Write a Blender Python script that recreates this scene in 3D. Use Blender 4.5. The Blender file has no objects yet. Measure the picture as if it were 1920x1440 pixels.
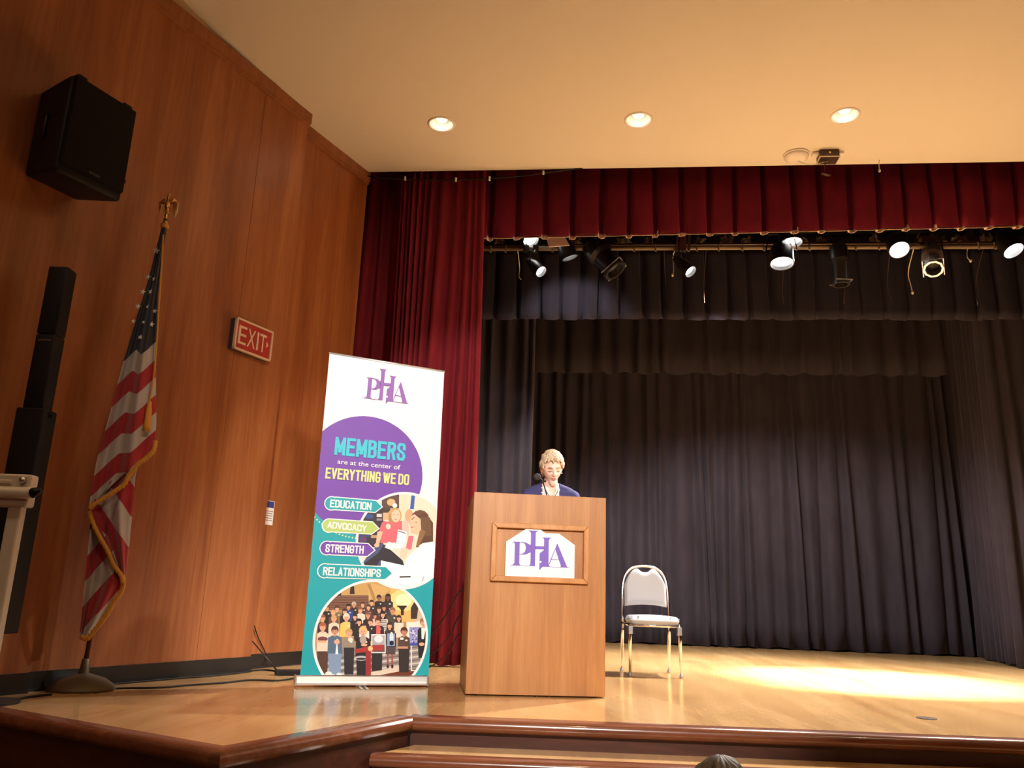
import bpy, bmesh, math, random
from mathutils import Vector as Vec, Matrix, Quaternion
random.seed(7)
S = bpy.context.scene
COL = S.collection
PI = math.pi
def rad(a): return a * PI / 180

# ------------------------------------------------------------------ camera
EYE = Vec((0, 0, .6)); FPX = 1528.0; PITCH = rad(14.55); ROLL = rad(1.97)
_F = Vec((0, math.cos(PITCH), math.sin(PITCH))); _U0 = Vec((0, -math.sin(PITCH), math.cos(PITCH))); _R0 = Vec((1, 0, 0))
_R = _R0 * math.cos(ROLL) + _U0 * math.sin(ROLL); _U = _U0 * math.cos(ROLL) - _R0 * math.sin(ROLL)
cd = bpy.data.cameras.new('camera'); cd.sensor_fit = 'HORIZONTAL'; cd.sensor_width = 36; cd.lens = FPX / 1920 * 36
cd.clip_start = .05; cd.clip_end = 100
cam = bpy.data.objects.new('camera', cd); COL.objects.link(cam)
cam.matrix_world = Matrix(((_R.x, _U.x, -_F.x, EYE.x), (_R.y, _U.y, -_F.y, EYE.y), (_R.z, _U.z, -_F.z, EYE.z), (0, 0, 0, 1)))
S.camera = cam

# ------------------------------------------------------------------ world, exposure, large lights
S.view_settings.view_transform = 'Standard'; S.view_settings.look = 'None'
S.view_settings.gamma = 1; S.view_settings.exposure = -0.12; S.view_settings.use_curve_mapping = False
w = bpy.data.worlds.new('world'); S.world = w; w.use_nodes = True
w.node_tree.nodes['Background'].inputs[0].default_value = (.9, .75, .6, 1)
w.node_tree.nodes['Background'].inputs[1].default_value = .015

def spot(name, loc, target, power, size, blend, col=(1, 1, 1), radius=.08):
    l = bpy.data.lights.new(name, 'SPOT'); l.energy = power; l.spot_size = rad(size); l.spot_blend = blend
    l.color = col; l.shadow_soft_size = radius
    o = bpy.data.objects.new(name, l); COL.objects.link(o); o.location = loc
    o.rotation_euler = (Vec(target) - Vec(loc)).to_track_quat('-Z', 'Y').to_euler()
    return o
# front-of-house follow spots on the hall ceiling behind the camera
spot('house_spot', (.3, -4.0, 4.6), (.1, 5.8, 1.0), 3900, 26, .25, (1, .94, .88), .12)
spot('house_spot', (3.4, -4.0, 4.6), (-.7, 6.7, 1.6), 2300, 29, 1.0, (1, .84, .68), .35)
# rows of warm hall downlights behind the camera
for hx in (-2.5, 0.6, 3.7, 6.8):
    for hy in (-5.5, -2.0, 1.5):
        spot('hall_downlight', (hx, hy, 5.2), (hx, hy, 0), 120, 120, .6, (1, .72, .46), .1)

# ------------------------------------------------------------------ pixel geometry helpers (1920 x 1440 photograph)
def ray(px): return _R * (px[0] - 960) + _U * (720 - px[1]) + _F * FPX
def onplane(px, P, n):
    d = ray(px); n = Vec(n); P = Vec(P); return EYE + d * ((P - EYE).dot(n) / d.dot(n))
def at(px, Y): return onplane(px, (0, Y, 0), (0, 1, 0))
def fl(px, z=0): return onplane(px, (0, 0, z), (0, 0, 1))
# stage frame: s along the proscenium line, dep behind it
PRO = Vec((-1.5, 7.23, 0)); _a = rad(-5.7)
SE = Vec((math.cos(_a), math.sin(_a), 0)); SM = Vec((-math.sin(_a), math.cos(_a), 0))
def SP(s, dep, z=0): return PRO + SE * s + SM * dep + Vec((0, 0, z))
def onstage(px, dep): return onplane(px, PRO + SM * dep, SM)
# left wall frame: u along the wall (0 at the panel seam), o out of the wall
WS = Vec((-2.627, 4.755, 0)); WD = Vec((.448, .894, 0)); WN = Vec((.894, -.448, 0))
def WP(u, o, z=0): return WS + WD * u + WN * o + Vec((0, 0, z))
def onwall(px, o=0): return onplane(px, WS + WN * o, WN)
def wu(P): return (P - WS).dot(WD)

# ------------------------------------------------------------------ materials
def mat(name, col, rough=.5, metal=0, spec=.5, emit=None, estr=0, sheen=0, coat=0):
    m = bpy.data.materials.new(name); m.use_nodes = True
    b = m.node_tree.nodes['Principled BSDF']
    b.inputs['Base Color'].default_value = (*col, 1); b.inputs['Roughness'].default_value = rough
    b.inputs['Metallic'].default_value = metal; b.inputs['Specular IOR Level'].default_value = spec
    b.inputs['Sheen Weight'].default_value = sheen; b.inputs['Coat Weight'].default_value = coat
    if emit: b.inputs['Emission Color'].default_value = (*emit, 1); b.inputs['Emission Strength'].default_value = estr
    return m
def nd(m, t, **k):
    n = m.node_tree.nodes.new(t)
    for a, v in k.items(): setattr(n, a, v)
    return n
def lk(m, a, b): m.node_tree.links.new(a, b)
def ramp(m, fac, stops):
    r = nd(m, 'ShaderNodeValToRGB'); e = r.color_ramp.elements
    while len(e) < len(stops): e.new(.5)
    for i, (p, c) in enumerate(stops): e[i].position = p; e[i].color = (*c, 1)
    lk(m, fac, r.inputs[0]); return r.outputs[0]
def noise(m, vec, scale, detail=4, rough=.55, dist=0):
    n = nd(m, 'ShaderNodeTexNoise'); n.inputs['Scale'].default_value = scale; n.inputs['Detail'].default_value = detail
    n.inputs['Roughness'].default_value = rough; n.inputs['Distortion'].default_value = dist
    lk(m, vec, n.inputs['Vector']); return n.outputs['Fac']
def mapping(m, scale, rot=(0, 0, 0), src='Object'):
    tc = nd(m, 'ShaderNodeTexCoord'); mp = nd(m, 'ShaderNodeMapping')
    mp.inputs['Scale'].default_value = scale; mp.inputs['Rotation'].default_value = rot
    lk(m, tc.outputs[src], mp.inputs[0]); return mp.outputs[0]
def bump(m, h, strength, dist=.01):
    b = nd(m, 'ShaderNodeBump'); b.inputs['Strength'].default_value = strength; b.inputs['Distance'].default_value = dist
    lk(m, h, b.inputs['Height']); lk(m, b.outputs[0], m.node_tree.nodes['Principled BSDF'].inputs['Normal'])
def wood(name, c0, c1, c2, scale=(9, 9, .55), rough=.4, rot=(0, 0, 0), coat=0, spec=.5, dist=1.2):
    m = mat(name, c1, rough, coat=coat, spec=spec); b = m.node_tree.nodes['Principled BSDF']
    v = mapping(m, scale, rot)
    n1 = noise(m, v, 1.0, 6, .62, dist)
    v2 = mapping(m, tuple(x * 7 for x in scale), rot); n2 = noise(m, v2, 1.2, 3, .6)
    mx = nd(m, 'ShaderNodeMath', operation='MULTIPLY_ADD'); lk(m, n2, mx.inputs[0]); mx.inputs[1].default_value = .35; lk(m, n1, mx.inputs[2])
    lk(m, ramp(m, mx.outputs[0], [(.42, c0), (.66, c1), (.9, c2)]), b.inputs['Base Color'])
    return m
def velvet(name, col, sheen=.3, rough=.9):
    m = mat(name, col, rough, sheen=sheen, spec=.12); b = m.node_tree.nodes['Principled BSDF']
    b.inputs['Sheen Tint'].default_value = (*[min(1, c * 6 + .1) for c in col], 1)
    n = noise(m, mapping(m, (3, 3, .8)), 2.0, 5, .6)
    lk(m, ramp(m, n, [(.3, tuple(c * .75 for c in col)), (.75, tuple(c * 1.2 for c in col))]), b.inputs['Base Color'])
    return m

M = {}
M['panel'] = wood('wall_veneer', (.19, .05, .013), (.285, .087, .025), (.38, .135, .044), (5, 5, .35), .36, dist=.9)
M['wtrim'] = wood('wall_trim_wood', (.2, .06, .016), (.27, .09, .025), (.34, .12, .036), (9, 9, .8), .35)
M['podium'] = wood('lectern_oak', (.33, .132, .040), (.42, .182, .057), (.51, .245, .088), (9, 9, .5), .42, dist=.8)
M['podtrim'] = wood('lectern_moulding', (.42, .18, .055), (.52, .24, .08), (.62, .31, .12), (9, 9, 2), .4)
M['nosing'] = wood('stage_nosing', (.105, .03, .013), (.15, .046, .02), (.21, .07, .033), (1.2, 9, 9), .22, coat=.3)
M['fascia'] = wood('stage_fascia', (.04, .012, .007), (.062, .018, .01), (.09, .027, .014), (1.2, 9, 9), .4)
M['ceil'] = mat('ceiling_paint', (.77, .71, .61), .9, spec=.1)
M['black'] = mat('black_plastic', (.009, .008, .008), .55, spec=.25)
M['blackmet'] = mat('black_metal', (.016, .015, .015), .38, .2)
M['base'] = mat('black_vinyl_base', (.013, .011, .010), .32)
M['grille'] = mat('speaker_grille', (.010, .008, .007), .85, spec=.15)
M['redc'] = velvet('red_velvet', (.17, .012, .018), .15)
M['redv'] = velvet('red_valance_velvet', (.125, .007, .020), .15)
M['blackc'] = velvet('black_velour', (.036, .029, .038), .25)
M['blackb'] = velvet('black_border_cloth', (.027, .023, .034), .15)
M['blackr'] = velvet('black_rear_border', (.022, .017, .021), .15)
M['lining'] = mat('valance_lining', (.80, .58, .46), .8)
M['webbing'] = mat('jute_webbing', (.19, .135, .085), .9)
M['chrome'] = mat('chrome', (.82, .82, .84), .1, 1)
M['steel'] = mat('brushed_steel', (.62, .62, .62), .32, 1)
M['galv'] = mat('grey_metal', (.36, .38, .42), .35, .7)
M['vinyl'] = mat('grey_white_vinyl', (.35, .36, .39), .45)
M['white'] = mat('white_plastic', (.8, .79, .76), .4)
M['cream'] = mat('cream_metal', (.66, .58, .46), .4)
M['alu'] = mat('silver_aluminium', (.72, .72, .73), .35, .55)
M['bwhite'] = mat('banner_white', (.86, .86, .87), .55, spec=.3)
M['purple'] = mat('print_purple', (.17, .06, .40), .5, spec=.3)
M['logo'] = mat('print_logo_purple', (.19, .12, .52), .5, spec=.3)
M['logo2'] = mat('print_banner_logo', (.26, .11, .42), .5, spec=.3)
M['teal'] = mat('print_teal', (.012, .36, .42), .5, spec=.3)
M['aqua'] = mat('print_aqua', (.05, .52, .66), .5, spec=.3)
M['green'] = mat('print_green', (.44, .58, .17), .5, spec=.3)
M['ygreen'] = mat('print_yellow_green', (.66, .70, .28), .5, spec=.3)
M['gold'] = mat('gold_metal', (.75, .47, .16), .28, 1)
M['goldf'] = mat('gold_fringe', (.62, .27, .03), .8)
M['bronze'] = mat('dark_bronze', (.10, .075, .04), .5, .5)
M['pole'] = wood('flag_pole_wood', (.05, .018, .008), (.08, .03, .012), (.11, .045, .02), (20, 20, 2), .4)
M['star'] = mat('flag_star', (.75, .72, .66), .8)
M['exitred'] = mat('exit_red', (.40, .03, .02), .45)
M['exitcream'] = mat('exit_cream', (.66, .46, .30), .5)
M['skin'] = mat('skin', (.88, .64, .54), .5)
M['hair'] = wood('blond_hair', (.34, .22, .12), (.62, .47, .30), (.88, .77, .62), (45, 45, 20), .45)
M['navy'] = mat('navy_knit', (.045, .045, .16), .85)
M['blouse'] = mat('white_blouse', (.80, .78, .78), .7)
M['pants'] = mat('dark_trousers', (.02, .02, .03), .8)
M['lips'] = mat('lips', (.5, .2, .17), .45)
M['brow'] = mat('brow', (.22, .13, .08), .7)
M['brown'] = mat('dark_brown_metal', (.06, .03, .02), .4, .3)
M['hair2'] = wood('grey_brown_hair', (.05, .04, .028), (.09, .07, .05), (.16, .13, .09), (60, 60, 20), .5)
M['shirt2'] = mat('audience_shirt', (.12, .12, .14), .8)
M['hallfloor'] = mat('hall_carpet', (.10, .05, .035), .95)
M['plaster'] = mat('hall_plaster', (.55, .42, .28), .9)
M['darkwall'] = mat('stage_house_black', (.02, .018, .018), .9)
M['lampon'] = mat('lamp_lens_lit', (1, 1, 1), .3, emit=(1, .97, .95), estr=9)
M['lamphot'] = mat('lamp_lens_hot', (1, 1, 1), .3, emit=(1, .97, .96), estr=22)
M['dlglow'] = mat('downlight_glow', (.9, .9, .8), .4, emit=(1, .93, .72), estr=.5)
M['dlcup'] = mat('downlight_reflector', (.62, .64, .55), .3, .3)
M['lensoff'] = mat('lamp_lens_off', (.3, .3, .32), .15, .4)
M['disc'] = mat('white_ceiling_device', (.86, .80, .74), .5)
def print_mat():
    m = mat('printed_photo', (1, 1, 1), .5, spec=.3); a = nd(m, 'ShaderNodeAttribute', attribute_name='Col')
    lk(m, a.outputs['Color'], m.node_tree.nodes['Principled BSDF'].inputs['Base Color']); return m
M['print'] = print_mat()
def floor_mat():
    m = mat('maple_stage_floor', (.5, .25, .08), .2, spec=.5, coat=.25); b = m.node_tree.nodes['Principled BSDF']
    b.inputs['Coat Roughness'].default_value = .08
    v = mapping(m, (1, 1, 1), (0, 0, rad(8)))
    sep = nd(m, 'ShaderNodeSeparateXYZ'); lk(m, v, sep.inputs[0])
    mu = nd(m, 'ShaderNodeMath', operation='MULTIPLY'); lk(m, sep.outputs[0], mu.inputs[0]); mu.inputs[1].default_value = 1 / .083
    flo = nd(m, 'ShaderNodeMath', operation='FLOOR'); lk(m, mu.outputs[0], flo.inputs[0])
    wn = nd(m, 'ShaderNodeTexWhiteNoise', noise_dimensions='1D'); lk(m, flo.outputs[0], wn.inputs['W'])
    n1 = noise(m, mapping(m, (2.2, .45, 1), (0, 0, rad(8))), 1.2, 5, .6, .8)
    n2 = noise(m, mapping(m, (30, 1.5, 1), (0, 0, rad(8))), 1.5, 3, .6)
    a = nd(m, 'ShaderNodeMath', operation='MULTIPLY_ADD'); lk(m, wn.outputs['Value'], a.inputs[0]); a.inputs[1].default_value = .14; lk(m, n1, a.inputs[2])
    c = nd(m, 'ShaderNodeMath', operation='MULTIPLY_ADD'); lk(m, n2, c.inputs[0]); c.inputs[1].default_value = .18; lk(m, a.outputs[0], c.inputs[2])
    lk(m, ramp(m, c.outputs[0], [(.38, (.45, .24, .09)), (.62, (.56, .33, .135)), (.9, (.66, .42, .19))]), b.inputs['Base Color'])
    n3 = noise(m, mapping(m, (1.5, .6, 1)), 2.5, 3)
    lk(m, ramp(m, n3, [(.3, (.17,) * 3), (.8, (.23,) * 3)]), b.inputs['Roughness'])
    return m
M['floor'] = floor_mat()
def flag_mat():
    m = mat('flag_cloth', (.5, .5, .5), .75, sheen=.2); b = m.node_tree.nodes['Principled BSDF']
    uv = nd(m, 'ShaderNodeUVMap', uv_map='stripe'); sep = nd(m, 'ShaderNodeSeparateXYZ'); lk(m, uv.outputs[0], sep.inputs[0])
    mo = nd(m, 'ShaderNodeMath', operation='FLOORED_MODULO'); lk(m, sep.outputs[1], mo.inputs[0]); mo.inputs[1].default_value = 2
    gt = nd(m, 'ShaderNodeMath', operation='GREATER_THAN'); lk(m, mo.outputs[0], gt.inputs[0]); gt.inputs[1].default_value = 1
    mx = nd(m, 'ShaderNodeMix', data_type='RGBA'); lk(m, gt.outputs[0], mx.inputs[0])
    mx.inputs[6].default_value = (.44, .38, .34, 1); mx.inputs[7].default_value = (.34, .009, .014, 1)
    ct = nd(m, 'ShaderNodeMath', operation='LESS_THAN'); lk(m, sep.outputs[1], ct.inputs[0]); ct.inputs[1].default_value = 0
    m2 = nd(m, 'ShaderNodeMix', data_type='RGBA'); lk(m, ct.outputs[0], m2.inputs[0])
    lk(m, mx.outputs[2], m2.inputs[6]); m2.inputs[7].default_value = (.012, .010, .022, 1)
    lk(m, m2.outputs[2], b.inputs['Base Color']); return m
M['flag'] = flag_mat()

# ------------------------------------------------------------------ mesh helpers: every shape is (verts, faces)
def join(*parts):
    V, F = [], []
    for v, f in parts:
        o = len(V); V += [Vec(x) for x in v]; F += [tuple(i + o for i in q) for q in f]
    return V, F
def box(lo, hi, bev=0):
    x0, y0, z0 = lo; x1, y1, z1 = hi
    v = [(x0, y0, z0), (x1, y0, z0), (x1, y1, z0), (x0, y1, z0), (x0, y0, z1), (x1, y0, z1), (x1, y1, z1), (x0, y1, z1)]
    f = [(0, 3, 2, 1), (4, 5, 6, 7), (0, 1, 5, 4), (1, 2, 6, 5), (2, 3, 7, 6), (3, 0, 4, 7)]
    if bev: return bevel((v, f), bev)
    return [Vec(a) for a in v], f
def bevel(vf, w, seg=2, angle=30):
    bm = bmesh.new(); vs = [bm.verts.new(v) for v in vf[0]]
    for q in vf[1]:
        try: bm.faces.new([vs[i] for i in q])
        except ValueError: pass
    bmesh.ops.recalc_face_normals(bm, faces=bm.faces)
    es = [e for e in bm.edges if len(e.link_faces) == 2 and e.calc_face_angle(0) > rad(angle)]
    bmesh.ops.bevel(bm, geom=es, offset=w, segments=seg, profile=.5, affect='EDGES')
    bm.verts.index_update(); v = [x.co.copy() for x in bm.verts]; f = [tuple(a.index for a in q.verts) for q in bm.faces]
    bm.free(); return v, f
def hexa(p):   # 8 points: bottom 4 ccw, top 4 ccw
    return [Vec(a) for a in p], [(0, 3, 2, 1), (4, 5, 6, 7), (0, 1, 5, 4), (1, 2, 6, 5), (2, 3, 7, 6), (3, 0, 4, 7)]
def prism(poly, fn, t0, t1):   # polygon (a,b) -> fn(a,b,t)
    n = len(poly); v = [fn(a, b, t0) for a, b in poly] + [fn(a, b, t1) for a, b in poly]
    f = [tuple(range(n - 1, -1, -1)), tuple(range(n, 2 * n))] + [(i, (i + 1) % n, n + (i + 1) % n, n + i) for i in range(n)]
    return [Vec(a) for a in v], f
def frame_of(d):
    d = d.normalized(); a = Vec((0, 0, 1)) if abs(d.z) < .9 else Vec((1, 0, 0))
    x = d.cross(a).normalized(); return x, x.cross(d).normalized() * -1
def tube(path, r, n=8, closed=False, cap=True):
    P = [Vec(p) for p in path]; R = r if isinstance(r, (list, tuple)) else [r] * len(P)
    V, F = [], []; m = len(P); x = None
    for i in range(m):
        a = P[(i - 1) % m] if (i or closed) else P[0]; b = P[(i + 1) % m] if (i < m - 1 or closed) else P[-1]
        d = (b - a).normalized()
        if x is None: x, y = frame_of(d)
        else:
            x = (x - d * x.dot(d)); x = x.normalized() if x.length > 1e-6 else frame_of(d)[0]; y = d.cross(x)
        y = d.cross(x)
        for k in range(n):
            t = 2 * PI * k / n; V.append(P[i] + (x * math.cos(t) + y * math.sin(t)) * R[i])
    for i in range(m if closed else m - 1):
        for k in range(n):
            j = (i + 1) % m; F.append((i * n + k, i * n + (k + 1) % n, j * n + (k + 1) % n, j * n + k))
    if cap and not closed: F += [tuple(range(n - 1, -1, -1)), tuple(range((m - 1) * n, m * n))]
    return V, F
def lathe(prof, o=(0, 0, 0), axis=(0, 0, 1), n=24, cap=True):   # prof: (radius, height)
    o = Vec(o); ax = Vec(axis).normalized(); x, y = frame_of(ax); V, F = [], []
    for r, h in prof:
        for k in range(n):
            t = 2 * PI * k / n; V.append(o + ax * h + (x * math.cos(t) + y * math.sin(t)) * max(r, 1e-5))
    for i in range(len(prof) - 1):
        for k in range(n): F.append((i * n + k, i * n + (k + 1) % n, (i + 1) * n + (k + 1) % n, (i + 1) * n + k))
    if cap: F += [tuple(range(n - 1, -1, -1)), tuple(range((len(prof) - 1) * n, len(prof) * n))]
    return V, F
def ellipsoid(c, r, rot=None, nu=20, nv=12):
    c = Vec(c); V, F = [], []
    rot = rot or Matrix.Identity(3)
    for i in range(1, nv):
        t = PI * i / nv
        for k in range(nu):
            p = 2 * PI * k / nu; V.append(c + rot @ Vec((r[0] * math.sin(t) * math.cos(p), r[1] * math.sin(t) * math.sin(p), r[2] * math.cos(t))))
    top = len(V); V.append(c + rot @ Vec((0, 0, r[2]))); V.append(c + rot @ Vec((0, 0, -r[2])))
    for i in range(nv - 2):
        for k in range(nu): F.append((i * nu + k, (i + 1) * nu + k, (i + 1) * nu + (k + 1) % nu, i * nu + (k + 1) % nu))
    for k in range(nu):
        F.append((top, k, (k + 1) % nu)); F.append((top + 1, (nv - 2) * nu + (k + 1) % nu, (nv - 2) * nu + k))
    return V, F
def capsule(a, b, r0, r1=None, n=14):
    a = Vec(a); b = Vec(b); r1 = r1 if r1 is not None else r0; d = (b - a).normalized(); L = (b - a).length
    prof = [(r0 * math.sin(t), -r0 * math.cos(t)) for t in [PI / 2 * i / 4 for i in range(5)]] + [(r1 * math.cos(t), L + r1 * math.sin(t)) for t in [PI / 2 * i / 4 for i in range(5)]]
    return lathe(prof, a, d, n)
def smooth_path(pts, k=6):
    P = [Vec(p) for p in pts]; out = []
    for i in range(len(P) - 1):
        p0 = P[max(i - 1, 0)]; p1 = P[i]; p2 = P[i + 1]; p3 = P[min(i + 2, len(P) - 1)]
        for j in range(k):
            t = j / k; out.append(.5 * ((2 * p1) + (p2 - p0) * t + (2 * p0 - 5 * p1 + 4 * p2 - p3) * t * t + (3 * p1 - p0 - 3 * p2 + p3) * t ** 3))
    out.append(P[-1]); return out

# ------------------------------------------------------------------ object helpers
FR = {}     # object -> world matrix of its frame
def mk(name, vf, material, parent=None, smooth=False, solid=0):
    me = bpy.data.meshes.new(name); inv = FR[parent.name].inverted() if parent else None
    me.from_pydata([tuple(inv @ Vec(v)) if inv else tuple(v) for v in vf[0]], [], vf[1]); me.validate()
    o = bpy.data.objects.new(name, me); COL.objects.link(o); o.parent = parent
    me.materials.append(M[material] if isinstance(material, str) else material)
    if smooth:
        bm = bmesh.new(); bm.from_mesh(me)
        for f in bm.faces: f.smooth = True
        if smooth is not True:
            for e in bm.edges:
                if len(e.link_faces) == 2 and e.calc_face_angle(0) > rad(smooth): e.smooth = False
        bm.to_mesh(me); bm.free()
    if solid:
        s = o.modifiers.new('thickness', 'SOLIDIFY'); s.thickness = solid; s.offset = 0
    FR[o.name] = FR[parent.name] if parent else Matrix.Identity(4)
    return o
def tag(o, label, cat, group=None):
    o['label'] = label; o['category'] = cat
    if group: o['group'] = group
    return o
def thing(name, label, cat, loc, rz=0, group=None):
    o = bpy.data.objects.new(name, None); COL.objects.link(o); o.empty_display_size = .1
    o.location = loc; o.rotation_euler = (0, 0, rz)
    FR[o.name] = Matrix.Translation(Vec(loc)) @ Matrix.Rotation(rz, 4, 'Z'); return tag(o, label, cat, group)
def solo(name, vf, material, label, cat, group=None, smooth=False, solid=0):
    xs = [v[0] for v in vf[0]]; ys = [v[1] for v in vf[0]]; zs = [v[2] for v in vf[0]]
    c = Vec(((min(xs) + max(xs)) / 2, (min(ys) + max(ys)) / 2, min(zs)))
    o = mk(name, ([Vec(v) - c for v in vf[0]], vf[1]), material, None, smooth, solid); o.location = c
    FR[o.name] = Matrix.Translation(c); return tag(o, label, cat, group)
def struct(name, vf, material, parent=None, smooth=False):
    o = mk(name, vf, material, parent, smooth)
    if parent is None: o['kind'] = 'structure'
    return o
def xf(vf, mtx): return [mtx @ Vec(v) for v in vf[0]], vf[1]
def inframe(root, vf): return xf(vf, FR[root.name])          # local coordinates of a thing -> world
def lab(o, t): o['label'] = t; return o

# ================================================================== STRUCTURE
HF = -1.04          # hall floor level, stage floor is z = 0
E0 = Vec((-2.85, 4.37, 0)); E1 = Vec((-1.036, 3.295, 0)); E2 = Vec((-.445, 4.335, 0)); E4 = Vec((2.537, 4.24, 0)); E5 = Vec((9.5, 3.79, 0))
pts = [E0, E1, E2, E4, E5, SP(12, 0), SP(12, 5.8), SP(-4, 5.8), SP(-4, .3), Vec((-3.3, 4.7, 0))]
struct('floor', prism([(p.x, p.y) for p in pts], lambda a, b, t: Vec((a, b, t)), -.05, 0), 'floor')
def sweep(path, prof, z=0):
    P = [Vec((p[0], p[1], 0)) for p in path]; n = len(prof); V, F = [], []
    for i, p in enumerate(P):
        d0 = (P[i] - P[i - 1]).normalized() if i else None; d1 = (P[i + 1] - P[i]).normalized() if i < len(P) - 1 else None
        d0 = d0 or d1; d1 = d1 or d0
        n0 = Vec((d0.y, -d0.x, 0)); n1 = Vec((d1.y, -d1.x, 0)); m = (n0 + n1).normalized(); m = m / max(.3, m.dot(n0))
        for a, b in prof: V.append(p + m * a + Vec((0, 0, b + z)))
    for i in range(len(P) - 1):
        for k in range(n): F.append((i * n + k, (i + 1) * n + k, (i + 1) * n + (k + 1) % n, i * n + (k + 1) % n))
    F += [tuple(range(n)), tuple(range(len(P) * n - 1, (len(P) - 1) * n - 1, -1))]
    return V, F
NOSE = [(-.075, .004), (0, .004), (.018, -.002), (.028, -.016), (.031, -.032), (.026, -.048), (.01, -.06), (-.03, -.062), (-.075, -.062)]
struct('trim_1', sweep([E0, E1, E2], NOSE), 'nosing', smooth=40)
struct('trim_2', sweep([E2, E4, E5], NOSE), 'nosing', smooth=40)
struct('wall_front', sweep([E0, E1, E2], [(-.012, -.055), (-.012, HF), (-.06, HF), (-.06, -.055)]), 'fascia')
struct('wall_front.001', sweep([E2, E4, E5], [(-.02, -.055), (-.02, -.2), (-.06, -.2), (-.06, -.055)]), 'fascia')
def apron_x(y): return -1.036 + (max(y, 3.295) - 3.295) * .5717 + .012
for k in range(1, 8):
    z = -.13 * k; d0 = .28 * (k - 1) - .04; d1 = .28 * k
    def ln(d): 
        q = [(apron_x(4.335 - d), 4.335 - d), (E4.x, E4.y - d), (E5.x, E5.y - d)]; return [Vec((a, b, 0)) for a, b in q]
    back, front = ln(d0), ln(d1)
    tread = prism([(p.x, p.y) for p in front + back[::-1]], lambda a, b, t: Vec((a, b, t)), z - .03, z)
    st = struct('stage_step', tread, 'floor'); tag(st, ['upper', 'second', 'third', 'fourth', 'fifth', 'sixth', 'lowest'][k - 1] + ' wide stage step with pale maple tread and dark rounded nosing', 'step'); st['kind'] = 'structure'
    mk('nosing', sweep(front, [(a * .9, b * .8) for a, b in NOSE], z), 'nosing', st, 40)
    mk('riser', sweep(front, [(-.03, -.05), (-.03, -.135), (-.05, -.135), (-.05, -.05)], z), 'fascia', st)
struct('floor.001', box((-9, -11, HF - .05), (13, 4.6, HF)), 'hallfloor')

# left wall: veneer panels in front of a plastered wall
def wallbox(u0, u1, o0, o1, z0, z1): 
    return hexa([WP(u0, o0, z0), WP(u0, o1, z0), WP(u1, o1, z0), WP(u1, o0, z0), WP(u0, o0, z1), WP(u0, o1, z1), WP(u1, o1, z1), WP(u1, o0, z1)])
TRZ = 4.605
wl = struct('wall_left', join(wallbox(-6.0, 1.73, -.25, -.03, HF, 6.6), wallbox(1.70, 2.795, -.4, -.17, HF, 6.6)), 'plaster')
for i in range(5):
    u1 = -.002 - 1.22 * i; u0 = u1 - 1.216
    mk('wood_panel', wallbox(u0, u1, -.03, .045, HF, TRZ), 'panel', wl)
mk('wood_panel', wallbox(0, 1.217, -.03, 0, 0, TRZ), 'panel', wl)
mk('wood_panel', wallbox(1.221, 1.738, -.15, 0, 0, TRZ), 'panel', wl)
mk('wood_panel', wallbox(1.69, 2.80, -.17, -.14, 0, TRZ), 'panel', wl)
def tr(u0, u1, o, extra=.03):
    return join(wallbox(u0, u1, o - .02, o + extra, TRZ - .10, TRZ + .006), wallbox(u0, u1, o - .02, o + extra * .55, TRZ - .125, TRZ - .10))
struct('trim_3', tr(-6, -.0, .045), 'wtrim'); struct('trim_4', tr(.0, 1.745, 0), 'wtrim'); struct('trim_5', tr(1.70, 2.80, -.14), 'wtrim')
def bb(u0, u1, o): return join(wallbox(u0, u1, o - .01, o + .012, 0, .105), wallbox(u0, u1, o - .01, o + .022, 0, .012))
struct('baseboard_left', bb(-.55, 0, .045), 'base'); struct('baseboard_left.001', bb(0, 1.745, 0), 'base'); struct('baseboard_left.002', bb(1.70, 2.80, -.14), 'base')

# ceiling: flat near the stage with holes for the downlights, then rising over the hall
DL = [.88, 2.60, 4.32]; DLD = -.76; DLR = .105
V, F = [], []
def q4(a, b, c, d):
    o = len(V); V.extend([a, b, c, d]); F.append((o, o + 1, o + 2, o + 3))
CZ = 4.6; SL, SR = -2.6, 12
q4(SP(SL, 0, CZ), SP(SR, 0, CZ), SP(SR, -.56, CZ), SP(SL, -.56, CZ)); q4(SP(SL, -.96, CZ), SP(SR, -.96, CZ), SP(SR, -1.1, CZ), SP(SL, -1.1, CZ))
xs = [SL] + [v for s in DL for v in (s - .2, s + .2)] + [SR]
for i in range(0, len(xs), 2): q4(SP(xs[i], -.56, CZ), SP(xs[i + 1], -.56, CZ), SP(xs[i + 1], -.96, CZ), SP(xs[i], -.96, CZ))
for s in DL:
    N = 40; o = len(V)
    for k in range(N):
        t = 2 * PI * k / N; c, n_ = math.cos(t), math.sin(t); m_ = .2 / max(abs(c), abs(n_))
        V.append(SP(s + DLR * c, DLD + DLR * n_, CZ)); V.append(SP(s + m_ * c, DLD + m_ * n_, CZ))
    for k in range(N): a = o + 2 * k; b = o + 2 * ((k + 1) % N); F.append((a, a + 1, b + 1, b))
dep, z, sl = -1.1, CZ, 0
while dep > -7:
    sl = min(.2, sl + .022); d2 = dep - .12 if sl < .2 else -7.0; z2 = z + sl * (dep - d2)
    q4(SP(-8, dep, z), SP(SR, dep, z), SP(SR, d2, z2), SP(-8, d2, z2)); dep, z = d2, z2
q4(SP(-8, dep, z), SP(SR + 3, dep, z), SP(SR + 3, -18.5, z), SP(-8, -18.5, z))
struct('ceiling', (V, F), 'ceil')
struct('wall_header', hexa([SP(-2, 0.0, CZ), SP(12, 0.0, CZ), SP(12, .05, CZ), SP(-2, .05, CZ), SP(-2, 0, 7), SP(12, 0, 7), SP(12, .05, 7), SP(-2, .05, 7)]), 'ceil')
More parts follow.
